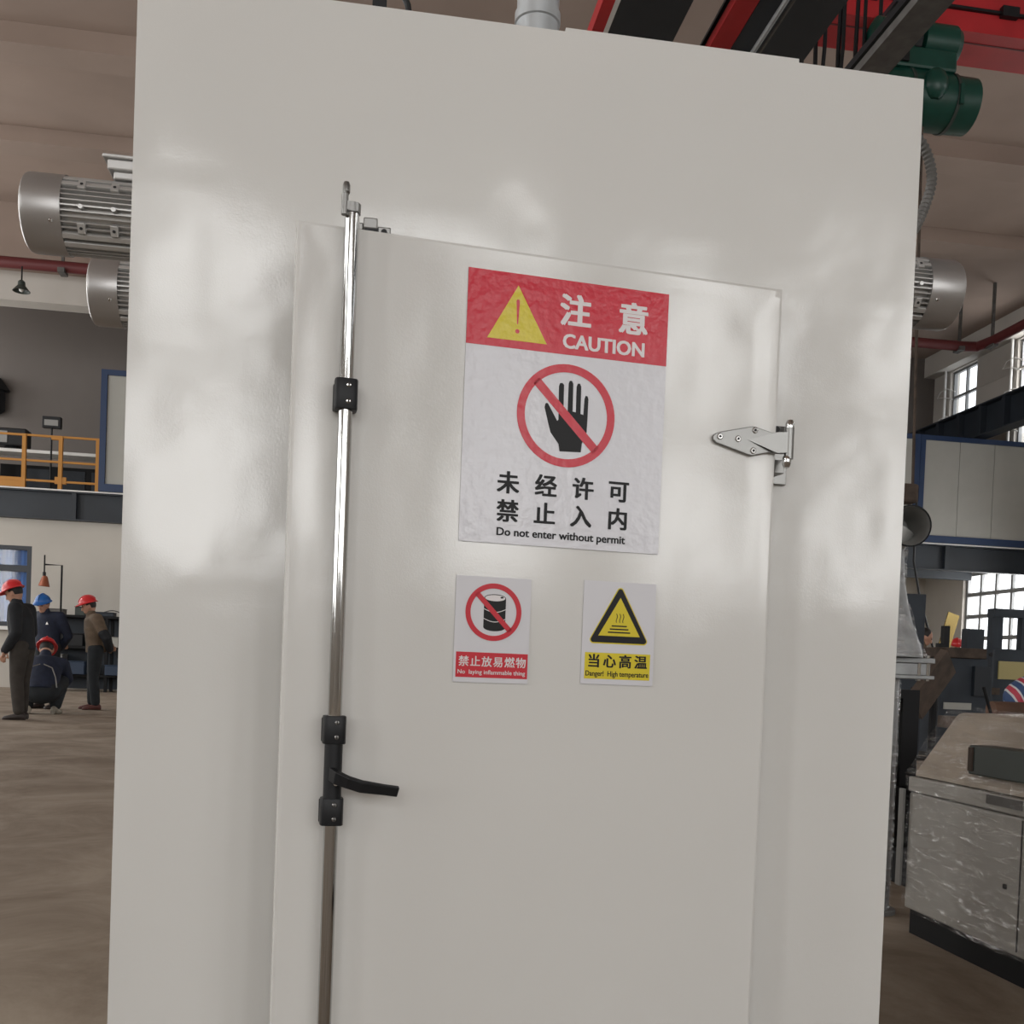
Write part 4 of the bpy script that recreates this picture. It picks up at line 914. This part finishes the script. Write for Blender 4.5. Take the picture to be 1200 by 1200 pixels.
def person(label, loc, heading, J, jacket, trousers, shoe, helmet, hat=True, extra=None, hairy=True):
    """J: joints in local space, facing +x, z up"""
    t = thing('person', label, 'person', loc, heading)
    hd = Vector(J['head']); nk = Vector(J['neck']); ch = Vector(J['chest']); pv = Vector(J['pelvis']); tilt = J.get('tilt', .35)
    Rh = Euler((0, tilt, J.get('turn', 0))).to_matrix()
    H = lambda x, y, z: hd+Rh @ Vector((x, y, z))
    b = MB()
    b.ell(hd, (.095, .074, .112), 18, 12, rot=(0, tilt, J.get('turn', 0))); b.ell(H(.045, 0, -.06), (.05, .052, .058), 14, 10, rot=(0, tilt, J.get('turn', 0)))
    b.tube([H(.088, 0, .02), H(.106, 0, -.012), H(.114, 0, -.032), H(.092, 0, -.036)], [.008, .012, .016, .012], 8)          # nose
    b.ell(H(.088, 0, -.066), (.012, .026, .007), 10, 6); b.ell(H(.087, 0, -.08), (.012, .024, .008), 10, 6)               # lips
    for s_ in (-1, 1): b.ell(H(.0, .074*s_, -.012), (.022, .012, .034), 10, 8); b.ell(H(.078, .032*s_, .03), (.018, .026, .008), 10, 6)
    limb(b, [ch, nk, H(-.01, 0, -.05)], [.09, .058, .056])
    limb(b, [pv, ch, nk+Vector((0, 0, -.04))], [.12, .13, .1], flat=(1.25, .85), hint=(1, 0, 0))
    for sd in ('l', 'r'):
        A = J['arm_'+sd]; Lg = J['leg_'+sd]
        limb(b, A[:3], [.045, .038, .027]); limb(b, Lg[:3], [.075, .055, .042])
        wv, dv = Vector(A[2]), Vector(A[3]).normalized(); sdv = Vector(A[4]).normalized() if len(A) > 4 else Vector((1, 0, 0))
        nv = dv.cross(sdv).normalized()
        pc = wv+dv*.055
        limb(b, [wv-dv*.01, wv+dv*.03, wv+dv*.085], [.026, .033, .03], flat=(1.25, .6), hint=tuple(sdv))
        for k, (off, ln) in enumerate(((-.030, .066), (-.010, .076), (.010, .072), (.029, .058))):
            p0 = wv+dv*.08+sdv*off; p1 = p0+dv*ln*.5+nv*.008; p2 = p1+dv*ln*.42+nv*.022
            limb(b, [p0, p1, p2], [.0095, .009, .008], n=8)
        p0 = wv+dv*.03-sdv*.03; limb(b, [p0, p0-sdv*.022+dv*.03, p0-sdv*.03+dv*.06+nv*.01], [.012, .0105, .009], n=8)
    remesh(b, 'body', M['skin'], t, .0085, 2)
    for s_ in (-1, 1):
        e_ = MB(); e_.ell(H(.089, .032*s_, .012), (.008, .013, .006), 10, 6); e_.build('eye', M['hair'], t, smooth=SM)
    if hairy:
        b = MB(); b.ell(H(-.018, 0, .02), (.093, .08, .105), 18, 12, rot=(0, tilt-.2, J.get('turn', 0))); b.build('hair', M['hair'], t, smooth=SM)
    # jacket
    b = MB(); mid = pv.lerp(ch, .5)
    sq = J.get('squat', False)
    limb(b, [pv+(Vector((0, 0, -.08)) if not sq else Vector((0, 0, 0))), pv+(mid-pv)*.4, mid, ch, nk.lerp(ch, .25), nk+(nk-ch)*.05], [.165, .16, .165, .172, .135, .075], flat=(1.18, .84), hint=(1, 0, 0), n=22)
    for sd in ('l', 'r'):
        A = J['arm_'+sd]; sh = Vector(A[0]); limb(b, [ch.lerp(nk, .6), sh], [.1, .085]); limb(b, A[:3], [.085, .066, .05])
    remesh(b, 'jacket', jacket, t, .014, 4)
    b = MB(); limb(b, [nk+(nk-ch).normalized()*-.02, nk+(nk-ch).normalized()*.04], [.082, .068], n=18); b.build('collar', jacket, t, smooth=SM)
    # trousers
    b = MB()
    for sd in ('l', 'r'):
        Lg = J['leg_'+sd]; hip, kn, an = [Vector(p) for p in Lg[:3]]
        limb(b, [hip, hip.lerp(kn, .5), kn, kn.lerp(an, .5), an+(kn-an)*.08], [.115, .1, .08, .075, .068])
    limb(b, [Vector(J['leg_l'][0]), Vector(J['leg_r'][0])], [.12, .12]); b.ell(pv+Vector((0, 0, -.02)), (.13, .175, .12), 16, 10)
    remesh(b, 'trousers', trousers, t, .014, 4)
    for sd in ('l', 'r'):
        an = Vector(J['leg_'+sd][2]); th = J['leg_'+sd][3]; R2 = Matrix.Rotation(th, 3, 'Z'); b = MB()
        def fp(x, y, z): v_ = R2 @ Vector((x, y, 0)); return (an.x+v_.x, an.y+v_.y, z)
        rr_ = []
        for x, hw_, h_ in ((-.075, .028, .07), (-.05, .038, .10), (.0, .04, .105), (.06, .044, .075), (.12, .046, .058), (.165, .035, .045), (.185, .016, .03)):
            rr_.append([fp(x, hw_*math.cos(a), max(.002, h_/2+h_/2*math.sin(a)*1.0)) for a in [2*PI*i/12 for i in range(12)]])
        b.rings(rr_); b.build('shoe', shoe, t, smooth=.9)
    if hat:
        b = MB(); rr_ = []; Rt = Euler((0, tilt-.12, J.get('turn', 0))).to_matrix(); hc = H(-.005, 0, .045)
        for j in range(10):
            a = (PI/2)*j/9.5; rr_.append([hc+Rt @ Vector((.126*math.cos(a)*math.cos(q), .108*math.cos(a)*math.sin(q), .112*math.sin(a))) for q in [2*PI*i/28 for i in range(28)]])
        b.rings(rr_); hl = b.build('helmet', helmet, t, smooth=SM)
        b = MB(); rr_ = []
        for rs, zz in ((1.0, .014), (1.0, 0), (1.12, -.006), (1.14, .002), (1.0, .014)):
            rr_.append([hc+Rt @ Vector(((.126*rs+(.045 if rs > 1 else 0)*max(0, math.cos(q))**1.5)*math.cos(q), .108*rs*math.sin(q), zz-.014*max(0, math.cos(q))*(rs > 1))) for q in [2*PI*i/32 for i in range(32)]])
        b.rings(rr_, False); b.build('brim', helmet, hl, smooth=SM)
        b = MB(); b.tube([hc+Rt @ Vector((.129*math.cos(a), 0, .115*math.sin(a))) for a in [.25+2.5*i/14 for i in range(15)]], .009, 8); b.build('ridge', helmet, hl, smooth=SM)
    if extra: extra(t)
    return t
def stand(lean=0., head=(.1, 0, 1.53), hands=None, tilt=.4, turn=0., h=1.0):
    J = dict(head=head, neck=(.03+lean, 0, 1.40), chest=(.0+lean*.7, 0, 1.22), pelvis=(0, 0, .93), tilt=tilt, turn=turn,
             leg_l=[(0, .09, .9), (.02, .10, .49), (-.02, .105, .085), .15], leg_r=[(0, -.09, .9), (.03, -.10, .49), (.03, -.105, .085), -.15])
    J.update(hands or {}); return J
hang = dict(arm_l=[(.02, .2, 1.35), (-.02, .235, 1.07), (.12, .21, .84), (.25, 0, -1), (1, 0, .2)], arm_r=[(.02, -.2, 1.35), (-.01, -.235, 1.07), (.12, -.21, .85), (.25, 0, -1), (1, 0, .2)])
behind = dict(arm_l=[(-.01, .2, 1.35), (-.13, .25, 1.08), (-.2, .05, .90), (-.2, -1, -.15), (0, .1, -1)], arm_r=[(-.01, -.2, 1.35), (-.13, -.25, 1.08), (-.22, -.03, .93), (-.2, 1, -.1), (0, .1, -1)])
person('worker in black jacket and red helmet looking down, at the left frame edge', (-4.07, 11.5, 0), PI-.1, stand(.05, (.12, 0, 1.545), hang, .5), M['jblack'], M['tbrown'], M['shoe'], M['hred'])
def emblem(t):
    b = MB(); b.prism([(.0, 1.21), (.05, 1.21), (.025, 1.25)], -.008, 0)
    o = b.build('chest_emblem', M['whiteedge'], t); o.location = (.152, .10, .02); o.rotation_euler = (0, 0, PI/2)
person('worker in navy jacket and blue helmet looking down, behind the squatting one', (-4.52, 14.1, 0), -PI/2-.5, stand(.04, (.11, 0, 1.52), behind, .4, .25), M['jnavy'], M['tdark'], M['shoe'], M['hblue'], extra=emblem)
def tool(t):
    b = MB(); b.box(-.025, .025, -.02, .02, -.26, .02, rot=(0, .45, 0), piv=(0, 0, 0)); b.build('held_tool', M['black'], t, loc=(-.27, .0, .90))
    b = MB(); limb(b, [(-.10, .245, 1.14), (-.14, .25, 1.08), (-.19, .09, .92)], [.076, .074, .058]); b.build('arm_cover', M['jblack'], t, smooth=SM, label='black sleeve cover')
person('worker in brown jacket and red helmet with hands clasped behind the back', (-3.89, 14.25, 0), PI+.25, stand(.04, (.11, 0, 1.54), behind, .4), M['jbrown'], M['tdark'], M['shoered'], M['hred'], extra=tool)
sqJ = dict(squat=True, head=(.34, 0, .78), neck=(.24, 0, .68), chest=(.14, 0, .52), pelvis=(-.06, 0, .26), tilt=.75, turn=0.,
           leg_l=[(-.04, .1, .27), (.30, .20, .42), (.02, .15, .085), .2], leg_r=[(-.04, -.1, .27), (.30, -.20, .42), (.02, -.15, .085), -.2],
           arm_l=[(.2, .2, .60), (.34, .25, .42), (.48, .12, .26), (.6, -.3, -.7), (.2, 1, 0)], arm_r=[(.2, -.2, .60), (.34, -.25, .42), (.48, -.12, .26), (.6, .3, -.7), (.2, -1, 0)])
def seam(t):
    for s_ in (-1, 1):
        b = MB(); b.tube([(-.20, .19*s_, .33), (-.16, .17*s_, .45), (-.08, .12*s_, .56), (-.03, .02*s_, .60)], .007, 6); b.build('back_piping', M['lampgrey'], t, smooth=SM)
person('worker squatting with back to the camera in navy jacket and pale sneakers', (-4.20, 12.75, 0), PI/2+.15, sqJ, M['jnavy'], M['tdark'], M['sneaker'], M['hred'], extra=seam).scale = (1.12, 1.12, 1.12)
person('bareheaded worker in brown jacket looking down, just right of the silver funnel', (7.62, 11.5, 0), -.5, stand(.06, (.14, 0, 1.52), hang, .5), M['jbrown'], M['tdark'], M['shoe'], M['hred'], hat=False)
person('worker in red helmet half hidden behind the slate blue bench', (10.35, 14.9, 0), -PI/2-.3, stand(.05, (.1, 0, 1.535), hang, .3), M['slate'], M['tdark'], M['shoe'], M['hred'])
bpy.context.view_layer.update()
